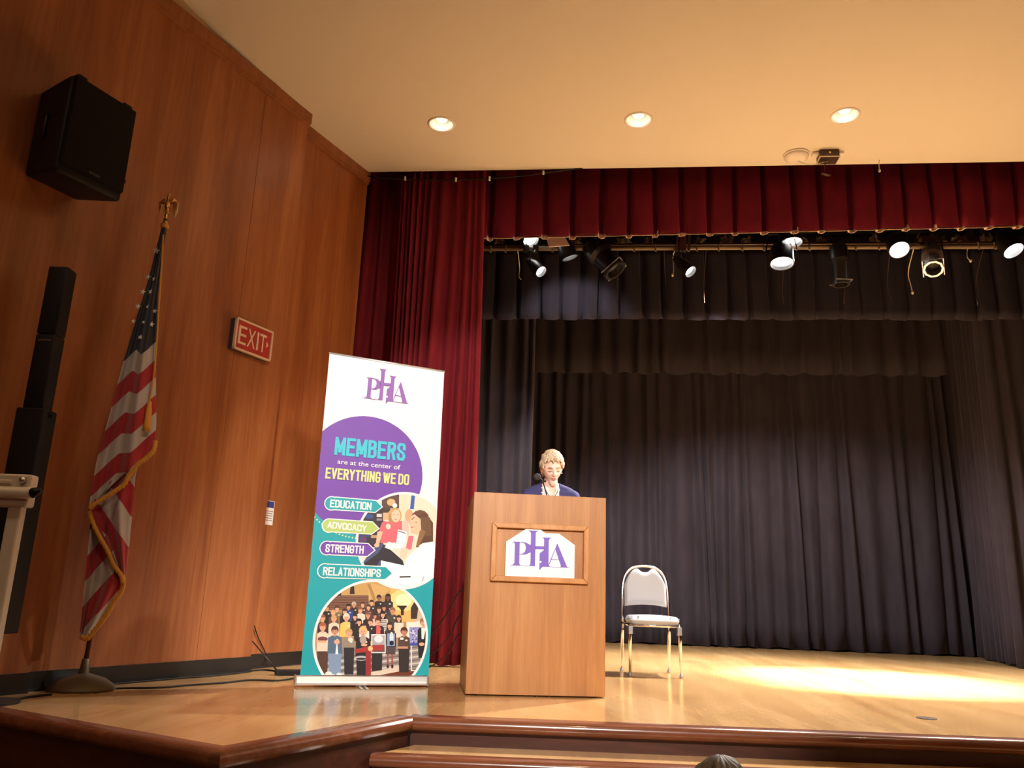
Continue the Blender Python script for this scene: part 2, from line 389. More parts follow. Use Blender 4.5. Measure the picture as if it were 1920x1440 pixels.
struct('ceiling.001', hexa([SP(-4, 0.05, 6.6), SP(12, 0.05, 6.6), SP(12, 6, 6.6), SP(-4, 6, 6.6), SP(-4, 0.05, 6.7), SP(12, 0.05, 6.7), SP(12, 6, 6.7), SP(-4, 6, 6.7)]), 'darkwall')
struct('wall_back', hexa([SP(-4, 5.7), SP(12, 5.7), SP(12, 5.8), SP(-4, 5.8), SP(-4, 5.7, 6.7), SP(12, 5.7, 6.7), SP(12, 5.8, 6.7), SP(-4, 5.8, 6.7)]), 'darkwall')
struct('wall_wing', hexa([SP(-1.6, .12), SP(-1.5, .12), SP(-1.5, 5.7), SP(-1.6, 5.7), SP(-1.6, .12, 6.7), SP(-1.5, .12, 6.7), SP(-1.5, 5.7, 6.7), SP(-1.6, 5.7, 6.7)]), 'darkwall')
struct('wall_wing.001', hexa([SP(10.9, .05), SP(11, .05), SP(11, 5.7), SP(10.9, 5.7), SP(10.9, .05, 6.7), SP(11, .05, 6.7), SP(11, 5.7, 6.7), SP(10.9, 5.7, 6.7)]), 'darkwall')
struct('wall_right', box((9.6, -11, HF), (9.8, 6.6, 6.6)), 'panel')
struct('wall_rear', box((-9, -11.2, HF), (10, -11, 6.6)), 'plaster')
struct('wall_hall', box((-5.7, -11, HF), (-5.5, -.6, 6.6)), 'panel')

# ================================================================== CURTAINS
def drape_path(s0, s1, nf, amp, seed, k=10):
    R = random.Random(seed); ws = [R.uniform(.55, 1.5) for _ in range(nf)]; t = sum(ws); out = []; s = s0
    for w_ in ws:
        L = (s1 - s0) * w_ / t; A = amp * R.uniform(.55, 1.25); sk = R.uniform(-.18, .18)
        for j in range(k):
            x = j / k; q = math.sin(2 * PI * (x + sk * math.sin(PI * x))); q = math.copysign(abs(q) ** .8, q)
            out.append((s + L * x, A * q))
        s += L
    out.append((s1, 0)); return out
def drape(name, s0, s1, dep, z0, z1, nf, amp, material, label, cat='curtain', group=None, seed=1, rows=10, slope=0, frame=SP):
    P = drape_path(s0, s1, nf, amp, seed); R = random.Random(seed + 50); V, F = [], []; n = len(P)
    ph = [R.uniform(0, 6) for _ in range(4)]
    for r in range(rows + 1):
        t = r / rows; z = z0 + (z1 - z0) * t
        for i, (s, o) in enumerate(P):
            k = 1.1 - .45 * t + .25 * math.sin(s * 3.1 + t * 2.2 + ph[0])
            sh = .035 * (1 - t) * math.sin(s * 5 + ph[1]) + .02 * math.sin(t * 3 + s * 9 + ph[2])
            zz = z + (.012 * math.sin(s * 14 + ph[3]) * (1 - t)) + slope * (s - s0) * (1 - t)
            V.append(frame(s + sh * (amp / .05), dep + o * k, zz))
    for r in range(rows):
        for i in range(n - 1): F.append((r * n + i, r * n + i + 1, (r + 1) * n + i + 1, (r + 1) * n + i))
    return solo(name, (V, F), material, label, cat, group, smooth=True, solid=.006)
def valance(name, s0, s1, dep, z0, z1, pitch, g, material, label, slope=0, seed=3, lining=True, rec=.03, group=None):
    R = random.Random(seed); P = []; s = s0
    while s < s1 - pitch * .4:
        p = pitch * R.uniform(.88, 1.12); dz = R.uniform(-.008, .008)
        for x, o, h in [(0, 0, 0), (.03, -.012, -.004), (.2, -.022, -.01), (.4, -.018, -.012), (.62, -.006, -.008), (.72, .0, 0), (.745, g * .35, rec * .6), (.75, g, rec), (.84, g * 1.15, rec * 1.3), (.93, g, rec), (.955, g * .6, rec * .6), (.97, g * .1, 0)]:
            P.append((s + p * x, o * R.uniform(.8, 1.2), h + dz))
        s += p
    P.append((s, 0, 0)); n = len(P); V, F = [], []; rows = 8
    for r in range(rows + 1):
        t = r / rows
        for s_, o, h in P: V.append(SP(s_ + .006 * math.sin(t * 4 + s_ * 5), dep + o * (1 - .35 * t), (z0 + slope * (s_ - s0) + h) * (1 - t) + z1 * t))
    for r in range(rows):
        for i in range(n - 1): F.append((r * n + i, r * n + i + 1, (r + 1) * n + i + 1, (r + 1) * n + i))
    o = solo(name, (V, F), material, label, 'curtain', group, smooth=45, solid=.006)
    if lining:
        V, F = [], []
        for r, (zz, dd) in enumerate([(-.02, .0), (-.008, .02), (.02, .026), (.05, .03)]):
            for s_, o_, h in P: V.append(SP(s_, dep + max(o_, 0) * .75 + dd, z0 + slope * (s_ - s0) + zz + h * .15))
        for r in range(3):
            for i in range(n - 1): F.append((r * n + i, r * n + i + 1, (r + 1) * n + i + 1, (r + 1) * n + i))
        lab(mk('lining', (V, F), 'lining', o, True, .004), 'pale lining showing along the hem')
    return o
drape('stage_curtain', .30, 1.175, .17, .02, 5.2, 11, .055, 'redc', 'tall red velvet side curtain hanging between the roll-up banner and lectern', seed=4, rows=14)
drape('stage_curtain', -.35, .62, .42, .02, 5.2, 6, .07, 'redc', 'shadowed dark red curtain next to the wood wall behind the brighter red one', seed=9, rows=14)
drape('stage_curtain', 8.6, 10.2, .17, .02, 5.2, 14, .055, 'redc', 'red velvet side curtain at the far right of the stage', seed=5)
valance('valance', 1.0, 9.2, .27, 3.995, 5.2, .262, .075, 'redv', 'box-pleated red velvet valance across the top of the stage', slope=.016)
valance('border_curtain', -.5, 9.4, 1.8, 3.68, 4.56, .235, .05, 'blackb', 'short black pleated border hanging behind the stage lights', slope=0, seed=8, lining=False, rec=.018)
drape('border_curtain', -.3, 6.68, 3.3, 3.46, 5.4, 29, .04, 'blackr', 'rear black border curtain above the back drape', seed=12, rows=6)
drape('leg_curtain', -1.2, 1.46, 3.08, .02, 5.4, 17, .05, 'blackc', 'narrow black leg curtain beside the red side curtain', seed=13)
_LEG = [(7.36, 4.75), (7.05, 3.02), (8.9, 2.75)]; _LL = [0, math.dist(_LEG[0], _LEG[1]), math.dist(_LEG[0], _LEG[1]) + math.dist(_LEG[1], _LEG[2])]
def leg_frame(s, d, z):
    i = 0 if s < _LL[1] else 1; t = (s - _LL[i]) / (_LL[i + 1] - _LL[i]); a, b = _LEG[i], _LEG[i + 1]; L = _LL[i + 1] - _LL[i]
    nx, ny = -(b[1] - a[1]) / L, (b[0] - a[0]) / L
    return SP(a[0] + (b[0] - a[0]) * t + nx * d, a[1] + (b[1] - a[1]) * t + ny * d, z)
drape('leg_curtain', .02, _LL[2], 0, .02, 5.4, 17, .05, 'blackc', 'narrow black leg curtain at the right end of the stage', seed=14, frame=leg_frame)
drape('back_curtain', -1.3, 10.4, 5.15, .015, 5.4, 52, .07, 'blackc', 'wide black velour drape closing off the back of the stage', seed=15, rows=16)

# ================================================================== LIGHT BATTEN AND STAGE LIGHTS
BD = 1.0
b = thing('light_batten', 'long tan pipe batten with clamps behind the red valance', 'batten', SP(4, BD, 4.19))
mk('pipe', tube([SP(-.3, BD, 4.20), SP(9.3, BD, 4.18)], .024, 12), 'webbing', b, True)
mk('conduit', tube([SP(-.3, BD + .05, 4.262), SP(9.3, BD + .05, 4.245)], .014, 8), 'brown', b, True)
mk('cable_tray', join(hexa([SP(-.3, BD + .1, 4.27), SP(9.3, BD + .1, 4.25), SP(9.3, BD + .2, 4.25), SP(-.3, BD + .2, 4.27), SP(-.3, BD + .1, 4.36), SP(9.3, BD + .1, 4.34), SP(9.3, BD + .2, 4.34), SP(-.3, BD + .2, 4.36)])), 'blackmet', b)
for x in (948, 920, 1035, 1188, 1228, 1264, 1305, 1346, 1390, 1430, 1515, 1560, 1602, 1645, 1735, 1832, 1862):
    p = onstage((x, 466), BD); p.z = 4.19
    mk('hook', join(tube([p + Vec((0, -.03, .03)), p + Vec((0, -.034, -.035))], .008, 6), tube([p + Vec((-.012, -.034, -.035)), p + Vec((.012, -.034, -.05))], .007, 6)), 'webbing', b)
R = random.Random(3)
for x in (936, 1000, 1075, 1170, 1215, 1312, 1362, 1400, 1500, 1540, 1640, 1735, 1760, 1800, 1850):
    p = onstage((x, 452), BD + .08); z0 = 4.25; w_ = R.uniform(.05, .12); V = []; n = 7
    for i in range(n):
        for j in range(4): V.append(p * 1 + SE * (w_ * (i / (n - 1) - .5) * 2 * (1 - .22 * j * R.random())) + SM * R.uniform(-.02, .02) + Vec((0, 0, z0 - p.z + j * .035 * R.uniform(.7, 1.2))))
    F = [(i * 4 + j, i * 4 + 4 + j, i * 4 + 5 + j, i * 4 + 1 + j) for i in range(n - 1) for j in range(3)]
    mk('tie_cloth', (V, F), 'webbing', b, solid=.006)
sp0 = onstage((1281, 470), BD - .06)
solo('hanging_bracket', join(*[hexa([sp0 + SE * a + Vec((0, 0, 0)), sp0 + SE * c, sp0 + SE * c + SM * .03, sp0 + SE * a + SM * .03, sp0 + SE * (a + .035) + Vec((0, 0, .5)), sp0 + SE * (c + .035) + Vec((0, 0, .5)), sp0 + SE * (c + .035) + SM * .03 + Vec((0, 0, .5)), sp0 + SE * (a + .035) + SM * .03 + Vec((0, 0, .5))]) for a, c in ((-.075, -.055), (-.04, .03), (.045, .07))]), 'steel', 'slotted steel strut coming down to the batten', 'bracket')
pl = [onstage(q, BD - .2) for q in ((1025, 449), (1030, 442), (1058, 442), (1068, 460), (1050, 461), (1029, 463))]
V = pl + [p + SM * .01 for p in pl]; n = 6
solo('gel_frame', (V, [tuple(range(n)), tuple(range(2 * n - 1, n - 1, -1))] + [(i, (i + 1) % n, n + (i + 1) % n, n + i) for i in range(n)]), 'lining', 'tan cardboard gel frame tucked among the stage lights', 'gel frame')

def stage_light(px, dep, axis, r, L, kind, label, power=0, target=None, cone=60, hot=False):
    """lens centre seen at px on the plane dep; axis points out of the lens"""
    c = onstage(px, dep); ax = Vec(axis).normalized(); x, y = frame_of(ax)
    t = thing('stage_light', label, 'stage light', c, 0, 'stage lights on the batten'); mb = 'galv' if kind == 'grey' else 'blackmet'
    if kind == 'par':
        mk('housing', lathe([(r * .45, -L), (r * .62, -L * .9), (r * .72, -L * .7), (r * 1.02, -L * .5), (r * 1.06, -.0), (r * 1.06, .03), (r * .98, .03), (r * .97, -.01), (r * .96, -.03)], c, ax, 24), mb, t, 40)
        mk('lens', lathe([(.0, -.002), (r * .5, -.005), (r * .95, -.015), (r * .95, -.03)], c, ax, 24), 'lamphot' if hot else ('lampon' if power else 'lensoff'), t, 40)
        yk = c - ax * (L * .45)
    else:
        mk('housing', lathe([(r * .8, -L), (r * 1.15, -L * .95), (r * 1.25, -L * .6), (r * .95, -L * .5), (r * .92, -.02), (r * 1.12, -.02), (r * 1.12, .02), (r * .88, .02), (r * .86, -.06), (r * .3, -.07)], c, ax, 10 if kind == 'grey' else 24), mb, t, 30)
        mk('lens', lathe([(.0, -.05), (r * .5, -.055), (r * .85, -.06), (r * .85, -.066)], c, ax, 24), 'black' if kind == 'grey' else 'lensoff', t, 40)
        mk('gel_slot', join(*[tube([c + x * a * r * 1.1 + y * b_ * r * 1.1 - ax * .01, c + x * a2 * r * 1.1 + y * b2 * r * 1.1 - ax * .01], .006, 6) for a, b_, a2, b2 in ((-1, -1, 1, -1), (1, -1, 1, 1), (-1, 1, -1, -1))]), 'galv', t)
        yk = c - ax * (L * .55)
    side = Vec((0, 0, 1)).cross(ax); side = side.normalized() if side.length > .1 else SE
    top = Vec((c - ax * L * .3)); top = yk + Vec((0, 0, r + .09)); rr = r * 1.3
    mk('yoke', tube([yk - side * rr, yk - side * rr + Vec((0, 0, .04)), top - side * rr * .8, top, top + side * rr * .8, yk + side * rr + Vec((0, 0, .04)), yk + side * rr], .008, 6), 'blackmet', t)
    cl = onstage(px, BD); pp = SP((top - PRO).dot(SE), BD, 4.19)
    mk('clamp', join(tube([top, pp + Vec((0, 0, .0))], .014, 8), box(pp + Vec((-.03, -.035, -.035)), pp + Vec((.03, .035, .04)), .006)), 'blackmet', t)
    mk('tail_cable', tube(smooth_path([c - ax * L, c - ax * (L + .05) + Vec((0, 0, .04)), pp + Vec((.05, .03, .02))], 5), .006, 6), 'black', t, True)
    if power:
        s = spot('stage_lamp', c + ax * .1, target, power, cone, .5, (1, .94, .87), .06)
    return t
FLOORT = SP(4.6, .55, 0)
stage_light((994, 448), .95, (.35, -.55, -.75), .085, .24, 'par', 'leftmost lit stage light half hidden under the valance hem', 2, SP(2.4, -.6), 90)
stage_light((1012, 507), .9, (.55, -.45, -.7), .062, .22, 'par', 'small lit can light pointing right, nearest the red side curtain', 550, SP(3.4, 3.4), 90)
stage_light((1067, 479), .95, (.35, .1, -.92), .085, .20, 'par', 'lit can light tipped away from view, left of the big black spotlight', 45, SP(2.0, 2.4, 3.2), 90)
stage_light((1152, 506), .85, (.55, -.25, -.8), .11, .42, 'leko', 'big black unlit spotlight slanting down to the right')
stage_light((1292, 507), .9, (.5, -.45, -.74), .065, .24, 'par', 'small lit can light with chain, under the steel strut', 900, SP(4.6, 3.4), 95)
stage_light((1482, 452), .92, (.05, -.15, -1), .115, .26, 'par', 'upper of the two large lit lights hung one over the other', 8500, SP(4.3, .55), 38)
stage_light((1466, 490), .9, (-.08, -.22, -1), .115, .26, 'par', 'lower of the two large lit lights hung one over the other', 1900, SP(3.6, .1), 100)
stage_light((1577, 531), .9, (0, -.02, -1), .075, .42, 'leko', 'slim black unlit spotlight pointing straight down')
stage_light((1685, 466), .9, (-.05, -.55, -.8), .095, .24, 'par', 'brightest stage light, glaring toward the audience', 7500, SP(4.75, .6), 40, True)
stage_light((1750, 503), .85, (-.3, -.55, -.8), .085, .36, 'grey', 'grey faceted unlit spotlight with a dark open end')
stage_light((1898, 467), .9, (.15, -.45, -.88), .095, .24, 'par', 'rightmost lit stage light at the edge of the picture', 1600, SP(5.0, .4), 100, True)

def cord(name, pts, r, material, label, cat='cord', group=None, k=6):
    return solo(name, tube(smooth_path(pts, k), r, 6), material, label, cat, group, smooth=True)
for q, tx in (([(975, 455), (974, 500), (973, 518), (977, 524)], 'pale cord with hooked end hanging left of the small can light'),
              ([(1262, 440), (1262, 480), (1263, 505), (1261, 516)], 'pale pull cord with bead under the slotted strut'),
              ([(1157, 510), (1157, 540), (1157, 562)], 'thin cord hanging below the big black spotlight'),
              ([(1241, 490), (1248, 530), (1251, 562)], 'faint thin cord left of the strut cord over the black border'),
              ([(1318, 480), (1320, 530), (1321, 568)], 'thin cord just right of the chained can light'),
              ([(1463, 505), (1467, 540), (1470, 572)], 'thin cord below the pair of large lit lights'),
              ([(1580, 535), (1582, 570)], 'short thin cord under the straight-down spotlight'),
              ([(1655, 490), (1664, 530), (1674, 572)], 'slanting thin cord left of the brightest light'),
              ([(1697, 480), (1703, 510), (1708, 535), (1711, 549)], 'pale cord with tip hanging from the brightest light'),
              ([(1813, 428), (1816, 465), (1814, 482), (1820, 489)], 'white cord with plug end near the right end'),
              ([(1824, 480), (1829, 530), (1833, 573)], 'thin cord hanging at the right over the black border')):
    pp = [onstage(a, 1.25) for a in q]
    pp[0] = SP((pp[0] - PRO).dot(SE), BD, 4.19); o = lab(mk('hanging_cord', tube(smooth_path(pp, 6), .0028 if 'thin' in tx else .005, 6), 'brown' if 'thin' in tx else 'cream', b, True), tx)
    if 'bead' in tx or 'plug' in tx or 'tip' in tx: mk('end_tip', ellipsoid(pp[-1], (.014, .014, .018), nu=10, nv=6), 'cream', o, True)

# ================================================================== CEILING FITTINGS
for i, s in enumerate(DL[:3]):
    c = SP(s, DLD, CZ)
    t = thing('downlight', ['recessed round ceiling downlight nearest the wood wall', 'middle recessed round ceiling downlight', 'recessed round ceiling downlight above the ceiling gadgets'][i], 'downlight', c, 0, 'ceiling downlights')
    mk('trim_ring', lathe([(DLR - .004, -.002), (DLR + .002, -.006), (DLR + .018, -.005), (DLR + .02, .002), (DLR - .004, .004)], c, (0, 0, 1), 40, cap=False), 'disc', t, True)
    mk('reflector', lathe([(DLR, -.003), (DLR * .97, .03), (DLR * .85, .08), (DLR * .6, .12), (.0, .13)], c, (0, 0, 1), 40, cap=False), 'dlcup', t, True)
    mk('bulb', ellipsoid(c + Vec((0, .01, .062)), (.052, .052, .032)), 'dlglow', t, True)
    lp = bpy.data.lights.new('downlight_lamp', 'POINT'); lp.energy = 1.0; lp.color = (1, .93, .76); lp.shadow_soft_size = .03
    lo = bpy.data.objects.new('downlight_lamp', lp); COL.objects.link(lo); lo.location = c + Vec((0, 0, .02))
c = onplane((1493, 290), (0, 0, CZ), (0, 0, 1))
t = thing('ceiling_sensor', 'white dome disc on the ceiling beside the brown box', 'sensor', c)
mk('base_disc', lathe([(.0, 0), (.118, -.0), (.118, -.014), (.112, -.018)], c, (0, 0, 1), 36), 'disc', t, 40)
mk('dome', lathe([(.112, -.012), (.105, -.035), (.07, -.05), (.0, -.055)], c, (0, 0, 1), 36), 'disc', t, True)
c = onplane((1552, 286), (0, 0, CZ), (0, 0, 1))
t = thing('ceiling_box', 'small dark brown junction box with ears on the ceiling', 'junction box', c, _a)
mk('housing', inframe(t, box((-.085, -.06, -.07), (.085, .07, .0), .006)), 'brown', t)
mk('cover_plate', inframe(t, join(box((-.09, -.065, -.078), (.09, .075, -.07)))), 'cream', t)
mk('cover_face', inframe(t, box((-.082, -.057, -.082), (.082, .067, -.078))), 'brown', t)
for sx in (-1, 1): mk('ear', inframe(t, box((sx * .11 - .03, -.03, -.03), (sx * .11 + .03, .04, -.0), .01)), 'disc', t)
mk('screw', inframe(t, lathe([(.0, -.004), (.01, -.002), (.01, .004)], (0, -.061, -.035), (0, -1, 0), 12)), 'gold', t)
p0 = c + Vec((-.03, 0, -.08)); p1 = onplane((1547, 322), c + Vec((0, 0, 0)), (0, 1, 0))
t2 = thing('pendant_sensor', 'dark disc hanging on a thin rod below the brown ceiling box', 'sensor', p1 + Vec((0, 0, -.03)))
mk('rod', tube([p0, p1], .005, 6), 'brown', t2); mk('disc', lathe([(.0, -.01), (.036, -.01), (.04, 0), (.036, .01), (.0, .01)], p1 + Vec((.006, 0, -.03)), (.15, -.5, .8), 20), 'brown', t2, 40)
mk('loop_wire', tube(smooth_path([onplane((1496, 302), c, (0, 1, 0)), onplane((1520, 309), c, (0, 1, 0)), onplane((1553, 302), c, (0, 1, 0))], 6), .004, 6), 'cream', t, True)
cc = onplane((1649, 300), (0, 0, CZ), (0, 0, 1))
o = cord('pull_switch', [cc, onplane((1648, 310), cc, (0, 1, 0)), onplane((1649, 318), cc, (0, 1, 0))], .004, 'cream', 'short pale pull switch hanging from the ceiling edge', 'pull switch')
mk('end_tip', ellipsoid(onplane((1649, 320), cc, (0, 1, 0)), (.012, .012, .016), nu=10, nv=6), 'cream', o, True)
cp = [onstage(q, .04) for q in ((682, 329), (720, 334), (760, 336), (820, 338), (870, 337), (920, 335), (980, 330), (1040, 322), (1092, 315))]
o = cord('string_cable', cp, .006, 'black', 'black cable with white clips sagging along the top of the red curtain')
for q in ((760, 335), (855, 337), (918, 335), (1019, 324)):
    p = onstage(q, .035); mk('clip', box(p + Vec((-.009, -.01, -.02)), p + Vec((.009, .008, .02)), .003), 'white', o)

# ================================================================== LECTERN
pl_ = fl((872, 1304)); pr_ = pl_ + Vec((math.cos(rad(6.3)), math.sin(rad(6.3)), 0)) * .874; pdv = (pr_ - pl_).normalized(); PW = (pr_ - pl_).length; PRZ = math.atan2(pdv.y, pdv.x)
pnv = Vec((pdv.y, -pdv.x, 0)); PD_, PH = .60, 1.245
rearl = pl_ - pnv * PD_; PHB = onplane((880, 955), rearl, (0, 1, 0)).z
pod = thing('lectern', 'tall oak lectern with a framed front panel and slanted top', 'lectern', pl_, PRZ)
def pp_(vf): return inframe(pod, vf)
slope_p = (PH - PHB) / PD_
mk('front_panel', pp_(bevel(box((0, 0, .008), (PW, .024, PH)), .003)), 'podium', pod)
for x0 in (0.0, PW - .024):
    mk('side_panel', pp_(prism([(.0245, .008), (PD_, .008), (PD_, PHB), (.0245, PH - slope_p * .0245)], lambda a, b, t: Vec((t, a, b)), x0, x0 + .024)), 'podium', pod)
mk('reading_top', pp_(hexa([(.0245, .025, PH - .045), (PW - .0245, .025, PH - .045), (PW - .0245, PD_, PHB - .03), (.0245, PD_, PHB - .03), (.0245, .025, PH - .02), (PW - .0245, .025, PH - .02), (PW - .0245, PD_, PHB - .005), (.0245, PD_, PHB - .005)])), 'podium', pod)
mk('shelf', pp_(box((.0245, .025, .72), (PW - .0245, PD_ - .03, .742))), 'podium', pod)
mk('bottom_board', pp_(box((.0245, .025, .03), (PW - .0245, PD_ - .01, .055))), 'podium', pod)
for x0, y0 in ((.03, .03), (PW - .09, .03), (.03, PD_ - .09), (PW - .09, PD_ - .09)):
    mk('foot', pp_(lathe([(.02, 0), (.022, .004), (.022, .03)], (x0 + .03, y0 + .03, 0), (0, 0, 1), 14)), 'black', pod)
fx0, fx1, fz0, fz1, fw, ft = .124, .757, .686, 1.054, .034, -.026
def mitre(a, b, c, d): return pp_(bevel(prism([a, b, c, d], lambda u, v, t: Vec((u, t, v)), ft, .0), .005, 2))
for quad in ([(fx0, fz1), (fx1, fz1), (fx1 - fw, fz1 - fw), (fx0 + fw, fz1 - fw)], [(fx1, fz1), (fx1, fz0), (fx1 - fw, fz0 + fw), (fx1 - fw, fz1 - fw)],
             [(fx1, fz0), (fx0, fz0), (fx0 + fw, fz0 + fw), (fx1 - fw, fz0 + fw)], [(fx0, fz0), (fx0, fz1), (fx0 + fw, fz1 - fw), (fx0 + fw, fz0 + fw)]):
    mk('frame_moulding', mitre(*quad), 'podtrim', pod)

# flat print helpers -------------------------------------------------
def text_mesh(body, bold=0.0, spacing=1.0):
    c = bpy.data.curves.new('lettering', 'FONT'); c.body = body; c.offset = bold; c.space_character = spacing; c.resolution_u = 4
    o = bpy.data.objects.new('lettering', c); COL.objects.link(o); bpy.context.view_layer.update()
    me = bpy.data.meshes.new_from_object(o.evaluated_get(bpy.context.evaluated_depsgraph_get()))
    v = [x.co.copy() for x in me.vertices]; f = [tuple(p.vertices) for p in me.polygons]
    bpy.data.objects.remove(o); bpy.data.curves.remove(c); bpy.data.meshes.remove(me)
    x0 = min(a.x for a in v); x1 = max(a.x for a in v); y0 = min(a.y for a in v); y1 = max(a.y for a in v)
    return [Vec(((a.x - x0) / (x1 - x0), (a.y - y0) / (y1 - y0), 0)) for a in v], f
LOGO = [[(385, 435), (525, 440), (515, 830), (540, 872), (320, 864), (400, 850), (425, 820), (435, 480), (425, 455)],
        [(515, 441), (600, 446), (650, 460), (700, 490), (730, 490), (730, 633), (700, 636), (660, 660), (610, 673), (515, 669), (515, 660), (580, 650), (615, 620), (632, 560), (625, 500), (600, 467), (560, 456), (515, 455)],
        [(675, 235), (860, 242), (825, 262), (813, 290), (797, 882), (685, 876), (708, 850), (715, 800), (725, 300), (720, 270), (700, 250)],
        [(800, 518), (965, 521), (965, 579), (800, 576)],
        [(530, 866), (700, 874), (700, 881), (530, 874)],
        [(915, 360), (1100, 368), (1060, 388), (1047, 420), (1042, 830), (1062, 893), (935, 890), (875, 955), (880, 650), (955, 590), (960, 520), (963, 400), (945, 372)],
        [(1200, 465), (1375, 890), (1430, 910), (1240, 902), (1264, 878), (1255, 850), (1165, 585)],
        [(1198, 470), (1190, 512), (1062, 845), (1045, 838)],
        [(1090, 752), (1238, 758), (1242, 770), (1086, 767)],
        [(1050, 886), (1245, 896), (1245, 904), (1050, 895)]]
def polys(pl, fn):
    return join(*[([fn(*p) for p in poly], [tuple(range(len(poly)))]) for poly in pl])
def circ(cx, cy, r, n=20, ry=None): return [(cx + r * math.cos(2 * PI * k / n), cy + (ry or r) * math.sin(2 * PI * k / n)) for k in range(n)]

# sign standing in the frame on the lectern
SO = .016
def on_sign(px, off=0): return onplane(px, pl_ + pnv * (SO + off), pnv)
def sgp(x, y): return (920 + x / 9.6, 970 + y / 9.6)
outline = [on_sign(sgp(*q)) for q in [(280, 435), (690, 175), (840, 178), (985, 285), (1235, 295), (1515, 500), (1505, 1150), (255, 1100)]]
n = len(outline); V = outline + [p - pnv * .01 for p in outline]
sgn = solo('sign_board', (V, [tuple(range(n)), tuple(range(2 * n - 1, n - 1, -1))] + [(i, (i + 1) % n, n + (i + 1) % n, n + i) for i in range(n)]), 'bwhite', 'white cut-out PHA sign standing in the lectern frame', 'sign')
lab(mk('logo_print', polys(LOGO, lambda a, b: on_sign(sgp(a, b), .0003)), 'logo', sgn), 'purple PHA lettering')
mk('door_knob_print', polys([circ(898, 802, 18)], lambda a, b: on_sign(sgp(a, b), .0005)), 'bwhite', sgn)

# gooseneck microphone
mb0 = onplane((1027, 930), pl_ - pnv * .22, pnv); ytop = .22; mb0.z = PH - .02 - slope_p * ytop
mh = onplane((1009, 896), mb0 + pnv * .02, (0, 1, 0)); mc = onplane((1018, 904), mb0, (0, 1, 0))
mic = thing('microphone', 'black gooseneck microphone with foam windscreen on the lectern', 'microphone', mb0)
mk('mic_base', lathe([(.035, 0), (.034, .012), (.014, .022), (.01, .04)], mb0, (0, 0, 1), 18), 'black', mic, 40)
mk('gooseneck', tube(smooth_path([mb0 + Vec((0, 0, .03)), mb0 * .5 + mc * .5 + Vec((.008, 0, 0)), mc, mc * .5 + mh * .5 + Vec((.0, 0, .008)), mh]), .0045, 8), 'black', mic, True)
mk('windscreen', ellipsoid(mh + Vec((-.006, -.005, .006)), (.026, .026, .024)), mat('foam', (.05, .045, .045), .95), mic, True)
mk('shock_clip', join(tube([mc + Vec((-.012, -.006, .0)), mc + Vec((.022, -.006, .008))], .006, 8), box(mc + Vec((-.012, -.012, -.01)), mc + Vec((.006, .008, .008)), .002)), 'black', mic)

# ================================================================== ROLL-UP BANNER
bl_ = fl((553, 1289)); br_ = fl((801, 1289)); bdv = (br_ - bl_).normalized(); BWD = (br_ - bl_).length; bnv = Vec((bdv.y, -bdv.x, 0)); BRZ = math.atan2(bdv.y, bdv.x)
bc = (bl_ + br_) / 2 - bnv * .045
ban = thing('rollup_banner', 'tall printed roll-up banner with white top and teal lower half', 'banner', bc, BRZ)
BP = bl_ - bnv * .045                       # the sheet rises from the middle of the base
def b2(px):
    P = onplane(px, BP, bnv); return ((P - BP).dot(bdv), P.z)
def bw(s, z, off=0): return BP + bdv * s + bnv * off + Vec((0, 0, z))
C_TL, C_TR, C_BL, C_BR = b2((618, 662)), b2((833, 697)), b2((562, 1273)), b2((803, 1275))
C_BL = (C_BL[0], .07); C_BR = (C_BR[0], .07)
RECT = [C_BL, C_BR, C_TR, C_TL]
def clip(poly, conv):
    out = list(poly); m = len(conv)
    for i in range(m):
        a, b = conv[i], conv[(i + 1) % m]; inp, out = out, []
        if not inp: return []
        side = lambda p: (b[0] - a[0]) * (p[1] - a[1]) - (b[1] - a[1]) * (p[0] - a[0])
        for j in range(len(inp)):
            p, q = inp[j - 1], inp[j]; sp_, sq = side(p), side(q)
            if (sp_ >= 0) != (sq >= 0):
                t = sp_ / (sp_ - sq); out.append((p[0] + (q[0] - p[0]) * t, p[1] + (q[1] - p[1]) * t))
            if sq >= 0: out.append(q)
    return out
def bx_(lo, hi, r=.003): return inframe(ban, box(lo, hi, r))
h2 = BWD / 2
mk('base', inframe(ban, bevel(prism([(-.045, .012), (.045, .012), (.05, .03), (.03, .066), (-.03, .066), (-.05, .03)], lambda a, b, t: Vec((t, a, b)), -h2, h2), .004)), 'alu', ban)
mk('base_groove', bx_((-h2 + .01, -.052, .024), (h2 - .01, -.046, .031), .001), 'white', ban)
for sx in (-1, 1): mk('end_cap', bx_((sx * h2 - .006, -.053, .008), (sx * h2 + .006, .053, .069)), 'steel', ban)
mk('foot', inframe(ban, join(box((-.03, -.16, 0), (-.012, .16, .008), .002), box((.004, -.17, 0), (.022, .16, .008), .002), box((-.034, -.02, .006), (.026, .02, .013), .002))), 'steel', ban)
pa, pb_, pc_, pd2 = [bw(*q) for q in RECT]
mk('support_pole', tube([(pa + pb_) / 2 - bnv * .03 - Vec((0, 0, .01)), (pc_ + pd2) / 2 - bnv * .02 - Vec((0, 0, .02))], .008, 10), 'steel', ban, True)
V = [bw(*q, 0) for q in RECT] + [bw(*q, -.0015) for q in RECT]
sheet = mk('printed_sheet', hexa(V), 'bwhite', ban)
mk('top_rail', join(tube([pd2 - bdv * .004 - bnv * .004, pc_ + bdv * .004 - bnv * .004], .008, 10)), 'alu', ban, True)
LAY = [.0003]
def pr(name, polyl, material, label=None, step=.00012):
    LAY[0] += step; o = LAY[0]
    ob = mk(name, polys([q for q in polyl if len(q) > 2], lambda a, b: bw(a, b, o)), material, sheet)
    if label: lab(ob, label)
    return ob
